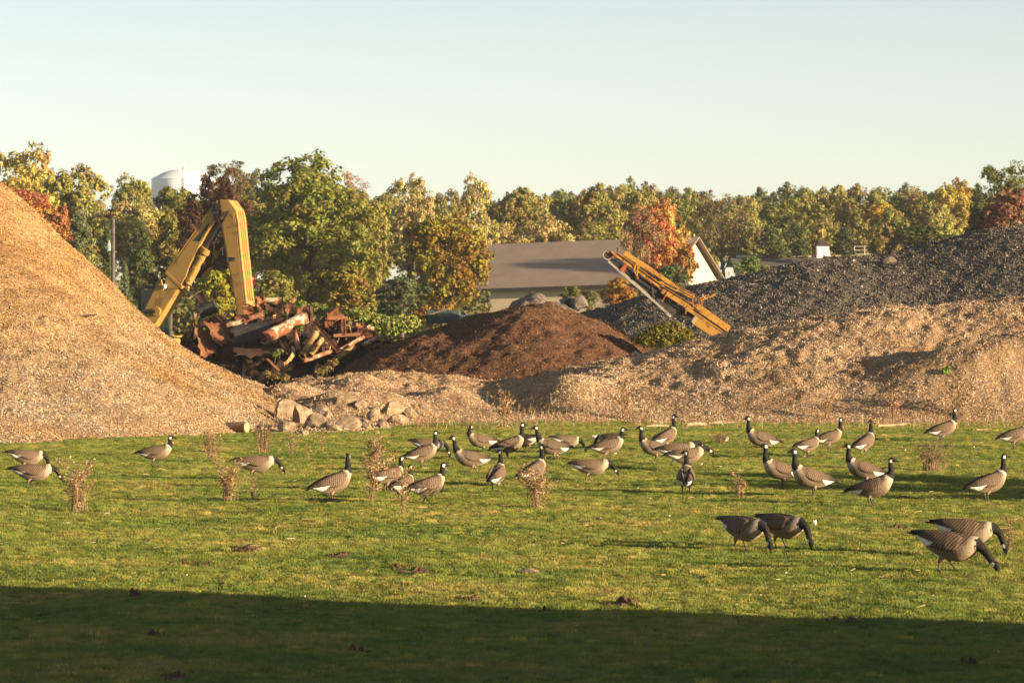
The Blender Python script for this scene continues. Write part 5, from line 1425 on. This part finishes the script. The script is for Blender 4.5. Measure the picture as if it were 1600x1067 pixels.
# ------------------------------------------------------------------ utility pole
PY_ = 205.0
po = empty('utility_pole', (X(177, PY_), PY_, 0)); tag(po, 'grey wooden utility pole with a transformer among the conifers on the left', 'utility pole')
zp = Z(342, PY_); m_pole = noise_mat('pole_wood', [(.3, (.07, .06, .055)), (.7, (.13, .115, .105))], 5, .9)
mb = MB(); mb.tube([(0, 0, -.2), (0, 0, zp)], [.13, .09], 10); mb.build('pole', m_pole, po, smooth=True)
m_trf = noise_mat('transformer_grey', [(.3, (.22, .24, .26)), (.7, (.30, .32, .34))], 3, .5)
zt_ = Z(392, PY_); xt = X(170, PY_) - X(177, PY_)
mb = MB(); mb.tube([(xt, -.1, zt_), (xt, -.1, zt_ + .40)], .13, 14); tr_ = mb.build('transformer', m_trf, po, smooth=True)
mb = MB(); mb.tube([(xt + .03, -.1, zt_ + .38), (xt + .03, -.1, zt_ + .55)], .03, 8); mb.build('bushing', m_white, tr_)
mb = MB(); mb.box((xt / 2, -.05, zt_ + .25), (abs(xt), .05, .06)); mb.box((-.06, -.05, Z(352, PY_)), (.24, .05, .05)); mb.build('bracket', m_dark, po)

# ------------------------------------------------------------------ the shed whose shadow lies over the foreground: it stands to the right, outside the field of view
A_ = gp(0, 917); u_ = Vector((SUN_H.x, SUN_H.y, 0)); v_ = Vector((u_.y, -u_.x, 0))          # v_ points towards the camera's side
C_ = Vector((A_.x, A_.y, 0)) + u_ * 26
fs_ = empty('farm_shed', C_, math.atan2(u_.y, u_.x)); tag(fs_, 'farm shed at the right of the field that throws the broad foreground shadow', 'shed')
Hs = 6.6
mb = MB(); mb.box((6, -8.0, Hs / 2 - .15), (11.6, 15.7, Hs - .3)); mb.build('wall', m_wall, fs_)
mb = MB(); mb.box((6, -8.0, Hs - .14), (12.4, 16.0, .28)); mb.build('roof', m_sroof, fs_)
# ------------------------------------------------------------------ boulders, logs
m_rock = noise_mat('boulder_stone', [(.25, (.11, .078, .046)), (.5, (.24, .175, .11)), (.75, (.40, .31, .21))], 2.4, .92, .7, .05, 9)
m_rockg = noise_mat('grey_stone', [(.25, (.06, .05, .042)), (.5, (.13, .11, .09)), (.75, (.21, .18, .145))], 2.4, .92, .7, .05, 9)
def rock_mesh(seed, blocky=1.0):
    bm = bmesh.new(); bmesh.ops.create_icosphere(bm, subdivisions=3, radius=1)
    r = random.Random(seed); planes = []
    for _ in range(9):
        n_ = Vector((r.gauss(0, 1), r.gauss(0, 1), r.gauss(0, 1))).normalized(); planes.append((n_, r.uniform(.45, .8)))
    for v in bm.verts:
        p = v.co.copy()
        for n_, d in planes:
            e = p.dot(n_) - d
            if e > 0: p -= n_ * e * (.6 + .4 * blocky)
        p += p.normalized() * float(fbm(p.x * 1.3 + seed, p.y * 1.3 + p.z, .7, 3, seed)) * .16
        v.co = p
    me = bpy.data.meshes.new('boulder'); bm.to_mesh(me); bm.free(); me.materials.append(m_rock)
    return me
ROCKS = [rock_mesh(200 + i) for i in range(7)]
def heap_pt(px, py, fn, y0=98, y1=128):
    """first point of a heap met along the sight line of a photo point"""
    for Y in np.arange(y0, y1, .08):
        p = at(px, py, Y)
        if p.z <= max(float(fn(p.x, p.y)), gz(p.x, p.y)): return p
    return at(px, py, y1)
rocks = [(446, 642, 22, 17, 'orange tan boulder with a sunlit face, highest at the left of the rubble'), (473, 648, 14, 18, 'narrow upright slab leaning beside the orange tan boulder'),
 (492, 660, 15, 13, 'rounded pale boulder below the leaning slab'), (449, 666, 13, 14, 'rounded brown boulder under the orange tan one'), (544, 662, 17, 11, 'squat squared boulder at the grass edge in the middle of the rubble'),
 (538, 624, 15, 12, 'squared boulder half way up the chip bank'), (585, 648, 13, 13, 'rounded yellowish boulder right of the squared ones'), (612, 640, 17, 12, 'flat topped boulder at the right end of the rubble'),
 (398, 628, 13, 8, 'small pale stone high at the left end of the rubble'), (393, 655, 14, 8, 'flat stone just above the cut log'), (470, 675, 10, 8, 'small stone in the grass below the pale boulder'),
 (622, 656, 14, 10, 'low stone at the foot of the flat topped boulder'), (568, 665, 10, 7, 'small stone right of the squat squared boulder'), (510, 650, 10, 8, 'small stone between the pale boulder and the squared one'),
 (340, 666, 12, 8, 'half buried stone at the left end of the rubble'), (425, 645, 12, 8, 'half buried stone left of the orange tan boulder')]
rocks += [(372, 640, 10, 7, 'small stone left of the high pale stone in the rubble'), (412, 668, 11, 8, 'low stone between the cut log and the brown boulder'), (500, 640, 11, 8, 'stone on the bank above the rounded pale boulder'),
 (524, 668, 12, 8, 'stone at the grass edge left of the squat squared boulder'), (600, 664, 12, 8, 'stone at the grass edge below the rounded yellowish boulder'), (640, 646, 11, 8, 'last stone at the right of the rubble, by the gully'), (562, 632, 11, 8, 'small stone high on the bank right of the half way boulder')]
for i, (px, py, hw_, hh_, lab) in enumerate(rocks):
    hw_ *= 1.2; hh_ *= 1.25
    p = heap_pt(px, py + hh_ * .55, bank_fn); s = p.y / F
    o = link('boulder', ROCKS[i % 7], None, p + Vector((0, .12, hh_ * s * .35))); o.rotation_euler = (R.uniform(-.3, .3), R.uniform(-.3, .3), R.uniform(0, 6))
    o.scale = (hw_ * s * 1.15, hw_ * s * .95, hh_ * s * 1.1); tag(o, lab, 'boulder', 'boulders along the foot of the chip bank')
ROCKG = []
for me in ROCKS:
    m2_ = me.copy(); m2_.materials[0] = m_rockg; ROCKG.append(m2_)
for i in range(46):
    px = R.uniform(300, 660); py = R.uniform(628, 676) - .05 * abs(px - 480)
    p = heap_pt(px, py, bank_fn); s = p.y / F; k_ = R.uniform(3.5, 8)
    o = link('rubble_stone', (ROCKG if i % 3 else ROCKS)[i % 7], None, p + Vector((0, .05, k_ * s * .25))); o.scale = (k_ * s * R.uniform(1, 1.6), k_ * s, k_ * s * R.uniform(.6, 1)); o.rotation_euler = (R.uniform(-.5, .5), R.uniform(-.5, .5), R.uniform(0, 6))
    tag(o, 'small loose stone of the rubble strewn along the foot of the chip bank', 'stone', 'loose stones of the rubble')
# the grey lump on the asphalt heap and the slabs behind the compost
m_lump = noise_mat('asphalt_lump', [(.25, (.06, .05, .04)), (.5, (.12, .10, .078)), (.75, (.18, .152, .12))], 4, .95, .9, .06, 9)
p = heap_pt(1388, 412, asp_fn, 134, 156); o = link('boulder', ROCKS[3], None, p); o.scale = (.42, .36, .32); o.rotation_euler = (0, .3, 1.0); o.data = ROCKS[3].copy(); o.data.materials[0] = m_lump
tag(o, 'grey brown boulder lying high on the black asphalt heap', 'boulder')
o = link('concrete_slab', ROCKS[5].copy(), None, at(906, 473, 148)); o.data.materials[0] = m_rockg; o.scale = (.42, .35, .42); tag(o, 'rounded grey concrete slab standing behind the compost heap left of the conveyor', 'concrete slab')
mb = MB(); mb.box((0, 0, 0), (.7, .5, .4)); o = mb.build('dark_crate', m_dark, None, .05, loc=at(893, 474, 148.5)); o.rotation_euler = (.2, .3, .4); tag(o, 'dark crate like block beside the rounded grey slab', 'block')
# junk between the scrap and the compost, behind
m_teal = noise_mat('teal_panel', [(.3, (.03, .05, .048)), (.7, (.07, .095, .09))], 2, .5)
junk = empty('wrecked_machine', at(705, 508, 146)); tag(junk, 'wrecked dark teal machine half hidden behind the compost heap', 'wreck')
mb = MB(); mb.box((-.3, 0, .32), (1.3, .9, .5)); mb.box((.55, .1, .22), (.9, .8, .36)); mb.build('body', m_teal, junk, .04)
mb = MB(); mb.beam((-1.2, -.5, .3), (-.1, -.5, .62), .07, .12); mb.beam((-1.4, -.4, .18), (-.5, -.4, .5), .06, .1); mb.build('arm', m_rockg, junk, .01)
mb = MB(); mb.tube([(.9, -.5, .15), (.9, .5, .15)], .26, 16); mb.build('wheel', m_black, junk, smooth=True)
mb = MB(); mb.box((-.25, -.46, .45), (.55, .03, .28)); mb.build('window', m_glass, junk)

def log(name, a, b_, r, label, mat, taper=.85):
    a, b_ = Vector(a), Vector(b_); root = empty(name, a); d = b_ - a; tag(root, label, 'log')
    mid = d * .5 + Vector((0, 0, R.uniform(-.02, .04)))
    mb = MB(); mb.tube([(0, 0, 0), mid, d], [r, r * .96, r * taper], 14); mb.build('log_bark', mat, root, smooth=True)
    mb = MB(); mb.tube([d * 1.0, d * 1.0 + d.normalized() * .012], [r * taper * .93, r * taper * .9], 14); mb.build('cut_end', m_cut, root)
    mb = MB(); mb.tube([-d.normalized() * .012, Vector((0, 0, 0))], [r * .9, r * .93], 14); mb.build('cut_end', m_cut, root)
    return root
m_cut = noise_mat('cut_wood', [(.3, (.30, .19, .09)), (.7, (.50, .35, .20))], 9, .9)
m_log = noise_mat('log_bark', [(.3, (.14, .085, .045)), (.6, (.30, .19, .105)), (.8, (.40, .28, .17))], 5, .95, .6, .03)
m_stick = noise_mat('bare_wood', [(.3, (.32, .22, .13)), (.7, (.50, .38, .25))], 5, .9)
p = heap_pt(357, 676, bank_fn); log('log', p + Vector((0, .15, .13)), p + Vector((.50, -.12, .15)), .15, 'short round log with its pale cut end facing right, at the left of the rubble', m_log, 1.0)
p = gp(1062, 657); log('fallen_log', p + Vector((0, 0, .16)), p + Vector((.55, -.3, .02)), .075, 'pale fallen log sloping down behind the tallest goose of the middle', m_stick)
p = gp(1080, 667); log('fallen_log', p + Vector((-.1, 0, .06)), p + Vector((.42, .1, .07)), .06, 'short pale log lying flat beside the sloping log', m_stick)
p = gp(1010, 668); log('branch', p + Vector((0, 0, .03)), p + Vector((.62, .3, .04)), .03, 'thin pale branch on the grass left of the fallen logs', m_stick)
p = gp(1108, 664); log('branch', p + Vector((0, 0, .05)), p + Vector((.75, .1, .05)), .05, 'pale branch on the grass right of the fallen logs', m_stick)
p = gp(1372, 668); log('branch', p + Vector((0, 0, .04)), p + Vector((.82, .45, .07)), .035, 'pale branch on the grass behind the goose that looks left', m_stick)
p = gp(1526, 673); log('branch', p + Vector((0, 0, .03)), p + Vector((.40, .03, .03)), .03, 'short pale branch on the grass near the right edge', m_stick)
p = heap_pt(1268, 585, right_fn, 108, 122); log('branch', p + Vector((0, 0, .05)), p + Vector((.22, .05, -.18)), .04, 'dark stub of wood sticking out of the right chip mound', m_dark)
p = heap_pt(128, 496, left_fn, 92, 118); log('branch', p + Vector((0, -.05, .03)), p + Vector((.42, .05, .08)), .025, 'dark stick lying on the left chip heap', m_dark)

# ------------------------------------------------------------------ dry thistles
m_thleaf = attr_mat('dry_thistle', .9, .2)
m_thstem = noise_mat('thistle_stem', [(.3, (.16, .10, .055)), (.7, (.34, .23, .13))], 8, .9)
def thistle_mesh(seed, nst, spread, nleaf, leaf, low=.02, heads=True, cols=None):
    """unit plant one metre tall: stems mesh, dry leaves mesh"""
    r = np.random.default_rng(seed); mb = MB(); P = []; Dn = []
    for i in range(nst):
        a = r.uniform(0, 6.283); sp_ = spread * r.uniform(.15, 1); hgt = r.uniform(.38, 1.0) * (1 - .25 * sp_ / max(spread, .01) * r.uniform(0, 1))
        tip = Vector((math.cos(a) * sp_, math.sin(a) * sp_, hgt)); mid = Vector((tip.x * .45 + r.uniform(-.04, .04), tip.y * .45 + r.uniform(-.04, .04), hgt * .5))
        b0 = Vector((math.cos(a) * sp_ * .5, math.sin(a) * sp_ * .5, -.02))
        mb.tube([b0, mid, tip], [.007, .005, .002], 5, False)
        ends = [(b0, mid, tip)]
        for k_ in range(r.integers(2, 5)):
            t_ = r.uniform(.35, .9); s0 = mid.lerp(tip, (t_ - .35) / .6) if t_ > .45 else b0.lerp(mid, t_ / .5)
            a2 = r.uniform(0, 6.283); l2 = r.uniform(.10, .30); e2 = s0 + Vector((math.cos(a2) * l2 * .7, math.sin(a2) * l2 * .7, l2 * .75))
            mb.tube([s0, e2], [.003, .0015], 4, False); ends.append((s0, s0.lerp(e2, .5), e2))
        for q in ends:
            m_ = max(2, int(nleaf / (nst * 4)))
            for _ in range(m_):
                t_ = r.uniform(low, 1)
                p = q[0].lerp(q[1], t_ * 2) if t_ < .5 else q[1].lerp(q[2], t_ * 2 - 1)
                P.append(p + Vector(r.normal(0, .020, 3))); Dn.append(r.normal(0, 1, 3))
    P = np.array(P); n_ = len(P)
    V, Fc = leaf_quads(P, np.array(Dn), leaf * r.uniform(.45, 1.3, n_), r, .5)
    cols = cols or [(.42, .27, .14), (.30, .18, .09), (.55, .40, .24), (.20, .115, .06), (.36, .25, .12)]
    c = np.array(cols)[r.integers(0, len(cols), n_)] * r.uniform(.7, 1.25, (n_, 1))
    return mb, np_mesh('leaves', V, Fc, [m_thleaf], col=np.repeat(c, 4, 0))
def thistle_kind(*a, **k):
    mb, lv = thistle_mesh(*a, **k); me = bpy.data.meshes.new('stems'); me.from_pydata(mb.v, [], mb.f); me.materials.append(m_thstem); me.update()
    return me, lv
TH = {'round': thistle_kind(301, 26, .42, 1800, .022), 'bushy': thistle_kind(302, 20, .34, 1250, .023), 'slim': thistle_kind(303, 5, .10, 420, .022), 'fork': thistle_kind(304, 6, .22, 480, .026),
      'tall': thistle_kind(305, 14, .24, 1100, .020), 'twiggy': thistle_kind(306, 60, .62, 1500, .020, cols=[(.20, .14, .08), (.13, .10, .05), (.16, .15, .06)]), 'weed': thistle_kind(307, 9, .3, 500, .03)}
ths = [('bushy', 125, 800, 90, 72, 'dry_thistle', 'bushy dry brown thistle at the far left, in front of a feeding goose'),
 ('tall', 332, 716, 60, 40, 'dry_thistle', 'dry thistle standing at the grass edge left of the boulders'),
 ('bushy', 360, 784, 74, 60, 'dry_thistle', 'dry brown thistle clump before the goose that reaches down'),
 ('slim', 394, 782, 42, 20, 'dry_thistle', 'thin dry stalk at the right of the clump before the reaching goose'),
 ('bushy', 411, 710, 58, 44, 'dry_thistle', 'dry thistle in front of the orange tan boulder'),
 ('slim', 455, 712, 52, 22, 'dry_thistle', 'thin dry thistle right of the one before the orange tan boulder'),
 ('slim', 503, 706, 40, 18, 'dry_thistle', 'small thin dry thistle below the squared boulders'),
 ('slim', 481, 722, 34, 12, 'dry_thistle', 'faint thin stalk in the grass left of the alert goose'),
 ('tall', 594, 768, 118, 62, 'dry_thistle', 'tallest leafy dry thistle in the middle of the flock'),
 ('slim', 580, 788, 78, 26, 'dry_thistle', 'dry stalk leaning at the left of the tallest thistle'),
 ('slim', 630, 806, 92, 24, 'dry_thistle', 'thin tall dry thistle stem in front of the dark shaded goose'),
 ('round', 836, 794, 78, 66, 'dry_thistle', 'round bushy dry thistle in front of the goose seen from behind'),
 ('fork', 1160, 780, 64, 36, 'dry_thistle', 'small forked dry thistle right of the centre'),
 ('twiggy', 1458, 737, 56, 82, 'twiggy_bush', 'low dark twiggy bush in front of the tall goose by the mound'),
 ('slim', 1578, 862, 62, 22, 'dry_thistle', 'thin dry stalk at the right edge near the front geese'),
 ('weed', 790, 668, 70, 56, 'dry_weed', 'branching dry weed at the dark gully of the mound'),
 ('weed', 975, 655, 78, 46, 'dry_weed', 'branching dry weed on the slope of the mound above the walking goose'),
 ('slim', 850, 720, 46, 16, 'dry_thistle', 'thin stalk among the back row geese in the middle'),
 ('slim', 343, 938, 46, 14, 'dry_thistle', 'dark thin stalk standing in the foreground shadow'),
 ('fork', 1290, 655, 62, 34, 'dry_weed', 'dry weed at the foot of the mound behind the pale upright goose'),
 ('weed', 1500, 650, 80, 60, 'dry_weed', 'dry weed at the foot of the mound behind the tall goose by the mound'),
 ('weed', 1395, 652, 56, 50, 'dry_weed', 'dry weed at the foot of the mound right of the goose that looks left'),
 ('twiggy', 1128, 693, 18, 50, 'twig_heap', 'low heap of twigs and pale scraps on the grass left of the tall goose'),
 ('twiggy', 272, 672, 22, 40, 'twig_heap', 'low tangle of twigs where the left chip heap meets the rubble')]
for kd, px, py, hpx, wpx, nm, lab in ths:
    on_heap = nm == 'dry_weed'
    p = heap_pt(px, py, right_fn) if (on_heap and px > 700) else (heap_pt(px, py, bank_fn) if nm == 'twig_heap' and px < 400 else gp(px, py))
    s = p.y / F; st, lv = TH[kd]
    root = empty(nm, p, R.uniform(0, 6.28)); tag(root, lab, 'thistle' if nm == 'dry_thistle' else ('bush' if nm == 'twiggy_bush' else ('weed' if nm == 'dry_weed' else 'twigs')), 'dry thistles on the field' if nm == 'dry_thistle' else None)
    w = {'round': .84, 'bushy': .70, 'slim': .30, 'fork': .46, 'tall': .50, 'twiggy': 1.2, 'weed': .62}[kd]
    a = link('stems', st, root); b_ = link('leaves', lv, root)
    for o in (a, b_): o.scale = (wpx * s / w, wpx * s / w, hpx * s)
# dry weeds along the foot of the mound and the bank
r_ = np.random.default_rng(404); n = 5200
wx = r_.uniform(X(200, 108), X(1690, 108), n); wy = r_.uniform(104, 117, n)
def any_heap(x, y): return np.maximum(np.maximum(right_fn(x, y), bank_fn(x, y)), np.maximum(ground_z(x, y), left_fn(x, y)))
hh = np.maximum(right_fn(wx, wy), bank_fn(wx, wy)); zz = any_heap(wx, wy)
edge = (zz < 1.2) * np.exp(-((hh - .10) / .28) ** 2) * (.5 + 1.0 * np.clip(fbm(wx, wy * .3, 2.2, 3, 88) + .35, 0, 1)) * np.where(wx < X(640, 110), .35, 1)
ok = r_.uniform(0, 1, n) < edge
wx, wy, zz = wx[ok], wy[ok], zz[ok]; n = len(wx)
Pw = []; Cw = []; Nw = []; Sw = []
Vs, Fs, Cs = [], [], []
for i in range(n):
    h_ = r_.uniform(.10, .42); lx, ly = r_.normal(0, .12) * h_ * 2, r_.normal(0, .12) * h_ * 2; w_ = r_.uniform(.004, .010)
    base = np.array([wx[i], wy[i], zz[i] - .02]); b0 = len(Vs)
    c_ = np.array([(.40, .28, .15), (.28, .17, .09), (.50, .38, .22), (.20, .17, .06), (.36, .13, .06)][r_.choice(5, p=[.35, .3, .2, .1, .05])]) * r_.uniform(.7, 1.2)
    Vs += [base + (-w_, 0, 0), base + (w_, 0, 0), base + (lx + w_ * .4, ly, h_), base + (lx - w_ * .4, ly, h_)]; Fs.append((b0, b0 + 1, b0 + 2, b0 + 3)); Cs += [c_] * 4
    for _ in range(4):
        t_ = r_.uniform(.3, 1); Pw.append(base + (lx * t_ + r_.normal(0, .02), ly * t_, h_ * t_)); Cw.append(c_); Sw.append(r_.uniform(.012, .032))
V2, F2 = leaf_quads(np.array(Pw), r_.normal(0, 1, (len(Pw), 3)), np.array(Sw), r_, .5)
V = np.concatenate([np.array(Vs), V2]); Fc = np.concatenate([np.array(Fs), F2 + len(Vs)]); cc = np.concatenate([np.array(Cs), np.repeat(np.array(Cw), 4, 0)])
o = link('dry_weeds', np_mesh('dry_weeds', V, Fc, [m_thleaf], col=cc)); tag(o, kind='stuff')

# leafy brambles on and beside the scrap, the bush beside the conveyor
def bramble(name, label, pts, n, leaf, color, sd, mat=m_leaf):
    r = np.random.default_rng(sd); C0 = np.array([list(p[0]) for p in pts]); rad_ = np.array([p[1] for p in pts]); k_ = r.choice(len(pts), n, p=rad_ ** 2 / (rad_ ** 2).sum())
    d = r.normal(0, 1, (n, 3)); d /= np.linalg.norm(d, axis=1)[:, None]
    P = C0[k_] + d * rad_[k_][:, None] * r.uniform(.4, 1.05, (n, 1)) * np.array([1.2, .8, .8])
    V, Fc = leaf_quads(P, d + r.normal(0, .6, (n, 3)) + np.array([0, 0, .3]), leaf * r.uniform(.6, 1.3, n), r)
    col = np.repeat(np.stack([r.uniform(.7, 1.2, n), np.clip(r.normal(.5, .25, n), 0, 1), r.uniform(0, 1, n)], 1), 4, 0)
    root = empty(name, C0[0] * np.array([1, 1, 0])); tag(root, label, 'bush')
    o = link('leaves', np_mesh('leaves', V - C0[0] * np.array([1, 1, 0]), Fc, [mat], col=col), root); o.color = (*color, 1)
    mb = MB()
    for q, rd in pts: mb.tube([(q[0] - C0[0][0], q[1] - C0[0][1], max(q[2] - .3, -.05)), (q[0] - C0[0][0] + .05, q[1] - C0[0][1], q[2])], [.02, .008], 5)
    mb.build('stems', m_bark, root)
bramble('bramble_bush', 'bright green brambles creeping over the right shoulder of the scrap heap', [(at(x, y - 3, 133.0), .30) for x, y in ((572, 500), (590, 504), (608, 508), (625, 506), (642, 507), (560, 496), (612, 518), (600, 514), (632, 512))], 3200, .07, (.22, .25, .06), 501)
bramble('bramble_bush', 'green brambles at the top of the scrap heap behind the white pipe', [(at(x, y, 139.5), .25) for x, y in ((470, 478), (490, 482), (505, 486), (450, 474), (425, 470), (520, 490))], 1700, .07, (.19, .21, .055), 502)
bramble('bramble_bush', 'small green sprig growing through the scrap below the red pipe', [(sp(1110, 700, 1.5), .14), (sp(1060, 740, 1.6), .12), (sp(1340, 440, 1.2), .14)], 420, .05, (.15, .17, .04), 503)
bramble('bramble_bush', 'low green and red weeds at the foot of the scrap heap', [(at(x, y, 131.5), .18) for x, y in ((430, 588), (445, 590), (418, 585), (500, 580), (510, 575), (520, 566))], 900, .05, (.20, .15, .05), 504, m_leaf_mixed)
bramble('bramble_bush', 'yellow green bush under the lower end of the conveyor', [(at(x, y, 131.5), rd) for x, y, rd in ((1030, 520, .42), (1050, 518, .45), (1015, 528, .36), (1068, 526, .36), (1040, 534, .42), (1000, 532, .25), (1078, 534, .25))], 3600, .065, (.17, .155, .03), 505, m_leaf_mixed)
p = heap_pt(1477, 586, right_fn, 108, 122); bramble('green_sprout', 'single bright green sprout on the right chip mound', [(p + Vector((0, 0, .12)), .10), (p + Vector((.06, 0, .2)), .07)], 90, .06, (.16, .26, .04), 506)

# ------------------------------------------------------------------ clods, feathers, litter on the grass
m_clod = noise_mat('clod_soil', [(.3, (.045, .025, .015)), (.6, (.11, .058, .032)), (.8, (.19, .105, .06))], 5, .98, .8, .04)
CL = []
_bm = bmesh.new(); bmesh.ops.create_icosphere(_bm, subdivisions=3, radius=1); ROCK_CO = np.array([tuple(v.co) for v in _bm.verts]); ROCK_F = np.array([[v.index for v in f.verts] for f in _bm.faces]); _bm.free()
for i in range(5):
    rr_c = np.random.default_rng(270 + i); vs_, fs_c = [], []
    for j in range(16):
        src = ROCKS[j % 7]; co_ = np.empty(len(src.vertices) * 3, np.float32); src.vertices.foreach_get('co', co_); co_ = co_.reshape(-1, 3)
        a_ = rr_c.uniform(0, 6.28); d_c = rr_c.uniform(0, .95) ** .7; k_c = rr_c.uniform(.12, .34) * (1.15 - d_c * .6)
        ca, sa = math.cos(a_ * 3), math.sin(a_ * 3); co_ = co_ @ np.array([[ca, sa, 0], [-sa, ca, 0], [0, 0, 1]])
        pf = np.empty(len(src.polygons) * 3, np.int32); src.polygons.foreach_get('vertices', pf)
        fs_c.append(pf.reshape(-1, 3) + sum(len(v) for v in vs_)); vs_.append(co_ * k_c * np.array([1, 1, 2.2]) + np.array([math.cos(a_) * d_c, math.sin(a_) * d_c, 0]))
    me_c = np_mesh('clod', np.concatenate(vs_ + [ROCK_CO * np.array([.92, .92, .10])]), np.concatenate(fs_c + [ROCK_F + sum(len(v) for v in vs_)]), [m_clod])
    ob_c = bpy.data.objects.new('tmp', me_c); COL.objects.link(ob_c); md = ob_c.modifiers.new('r', 'REMESH'); md.mode = 'VOXEL'; md.voxel_size = .045
    dg = bpy.context.evaluated_depsgraph_get(); dg.update(); me_c = bpy.data.meshes.new_from_object(ob_c.evaluated_get(dg)); bpy.data.objects.remove(ob_c)
    me_c.name = 'earth_clod'; me_c.materials.clear(); me_c.materials.append(m_clod); CL.append(me_c)
clods = [(532, 872, 22, 5, 'flat dark clod of earth on the lit grass left of the pale stone'), (648, 894, 30, 6, 'wide flat molehill left of the pale stone'), (625, 888, 16, 5, 'small dark clod touching the wide molehill'), (978, 944, 36, 6, 'long reddish clod just at the edge of the shadow'),
 (1325, 973, 34, 6, 'long dark clod in the shade at the lower right'), (385, 858, 30, 5, 'flat reddish clod on the left half of the lit grass'), (322, 884, 14, 4, 'small dark clod left of centre near the shadow edge, right one of two'), (290, 883, 10, 4, 'small dark clod left of centre near the shadow edge, left one of two'),
 (553, 1020, 24, 8, 'dark clod at the bottom of the picture left of centre'), (832, 852, 11, 4, 'small brown clod above the pale stone'), (738, 938, 18, 5, 'clod at the shadow edge below the pale stone'), (850, 956, 10, 5, 'dark small lump just inside the foreground shadow'),
 (1418, 780, 18, 5, 'brown clod on the grass between the two bright right hand geese'), (208, 931, 14, 5, 'dark lump in the shade at the left'), (1515, 1037, 12, 5, 'dark lump in the shade at the lower right corner'), (270, 1060, 28, 8, 'dark lump at the bottom left edge of the picture'),
 (1400, 826, 24, 3, 'flat bare patch of soil left of the two large feeding geese'), (242, 993, 14, 4, 'flat dark lump in the middle of the left shade')]
for i, (px, py, hw_, hh_, lab) in enumerate(clods):
    p = gp(px, py); s = p.y / F; o = link('earth_clod', CL[i % 5], None, p + Vector((0, 0, .005))); o.scale = (hw_ * s, hw_ * s * 1.6, max(hh_ * s * 1.9, .13)); o.rotation_euler = (0, 0, R.uniform(-.3, .3))
    tag(o, lab, 'earth clod', 'clods of earth on the grass')
p = gp(829, 896); s = p.y / F; o = link('pale_stone', ROCKS[2], None, p + Vector((0, 0, .02))); o.scale = (16 * s, 12 * s, 7 * s); tag(o, 'pale tan stone lying alone on the lit grass in the middle', 'stone')
m_feather = noise_mat('feather_white', [(.3, (.70, .67, .62)), (.7, (.82, .80, .76))], 9, .8)
def feather(px, py, size, label=None, up=.6):
    p = gp(px, py); s = p.y / F * size; mb = MB()
    for k_ in range(5):
        a = R.uniform(-.8, .8); b0 = Vector((R.uniform(-.15, .15), R.uniform(-.1, .1), 0)) * s
        pts_ = [b0, b0 + Vector((math.sin(a) * .4, .1, up * .6)) * s, b0 + Vector((math.sin(a) * .7, .2, up)) * s]
        mb.tube(pts_, [s * .10, s * .17, s * .04], 6)
    o = mb.build('white_feather', m_feather, None, smooth=True, loc=p + Vector((0, 0, .015))); tag(o, label or 'tiny white feather lying on the grass', 'feather', None if label else 'tiny white feathers on the grass')
feather(1274, 822, 8, 'white downy feather standing in the grass right of the two front geese', 1.0)
feather(930, 690, 11, 'white scrap of feathers on the grass behind the goose that walks right', .8)
feather(1134, 690, 10, 'pinkish white scrap on the low heap of twigs', .6)
for i in range(46):
    px, py = R.uniform(20, 1590), 700 + 270 * R.uniform(0, 1) ** 1.3
    if i % 3: px = R.uniform(900, 1590)
    feather(px, py, R.uniform(2.2, 4.5), None, .5)
r_ = np.random.default_rng(909); n = 420
yy = r_.uniform(44, 100, n); xx = r_.uniform(-1, 1, n) * yy * .14; zz = ground_z(xx, yy) + r_.uniform(.02, .06, n)
L_ = r_.uniform(.04, .2, n); a = r_.uniform(0, 3.14, n); w_ = r_.uniform(.0025, .006, n)
t_ = np.stack([np.cos(a), np.sin(a), r_.normal(0, .12, n)], 1) * (L_ / 2)[:, None]; b_ = np.stack([np.zeros(n), np.zeros(n), np.ones(n)], 1) * w_[:, None]
c_ = np.stack([xx, yy, zz], 1)
V = np.stack([c_ - t_ - b_, c_ + t_ - b_, c_ + t_ + b_, c_ - t_ + b_], 1).reshape(-1, 3)
o = link('straw', np_mesh('straw', V, np.arange(n * 4).reshape(n, 4), [m_thleaf], col=np.repeat(np.array([(.42, .31, .15)]) * r_.uniform(.6, 1.2, (n, 1)), 4, 0))); tag(o, kind='stuff')

# trees beyond the right edge of the picture; their shadow falls on the barn roof
for dx_, dz_, wd_, off_ in ((-4.5, 5.8, 8, 46), (1.0, 4.9, 7, 44), (-1.5, 5.2, 9, 50), (-7.0, 6.3, 7, 48)):
    q_ = BARN_MID + dv * dx_ + nv * 3.0; q_.z = dz_
    b_ = q_ + SUN * (off_ / math.cos(SUN_EL)); h_ = b_.z
    c_, t_, bb_ = KIND['round2']; root = empty('green_tree', (b_.x, b_.y, 0)); tag(root, ORD[int(off_ / 2) - 22] + ' green tree past the right end of the barn yard', 'tree', 'trees right of the barn yard')
    o = link('crown', c_, root, (0, 0, h_ * .2)); o.scale = (wd_, wd_, h_ * .8); o.color = (*MG, 1); link('trunk', t_, root, (0, 0, h_ * .2)).scale = (wd_, wd_, h_ * .8)

# ------------------------------------------------------------------ the evening air
m_haze = bpy.data.materials.new('haze'); m_haze.use_nodes = True; nt = m_haze.node_tree; nt.nodes.clear()
pv = N(nt, 'ShaderNodeVolumePrincipled'); pv.inputs['Color'].default_value = (.93, .95, .97, 1); pv.inputs['Density'].default_value = .00014; pv.inputs['Anisotropy'].default_value = .2
nt.links.new(pv.outputs[0], N(nt, 'ShaderNodeOutputMaterial').inputs['Volume'])
mb = MB(); mb.box((0, 1750, 20.5), (8000, 7500, 47)); hz_ = mb.build('haze', m_haze); tag(hz_, kind='stuff')
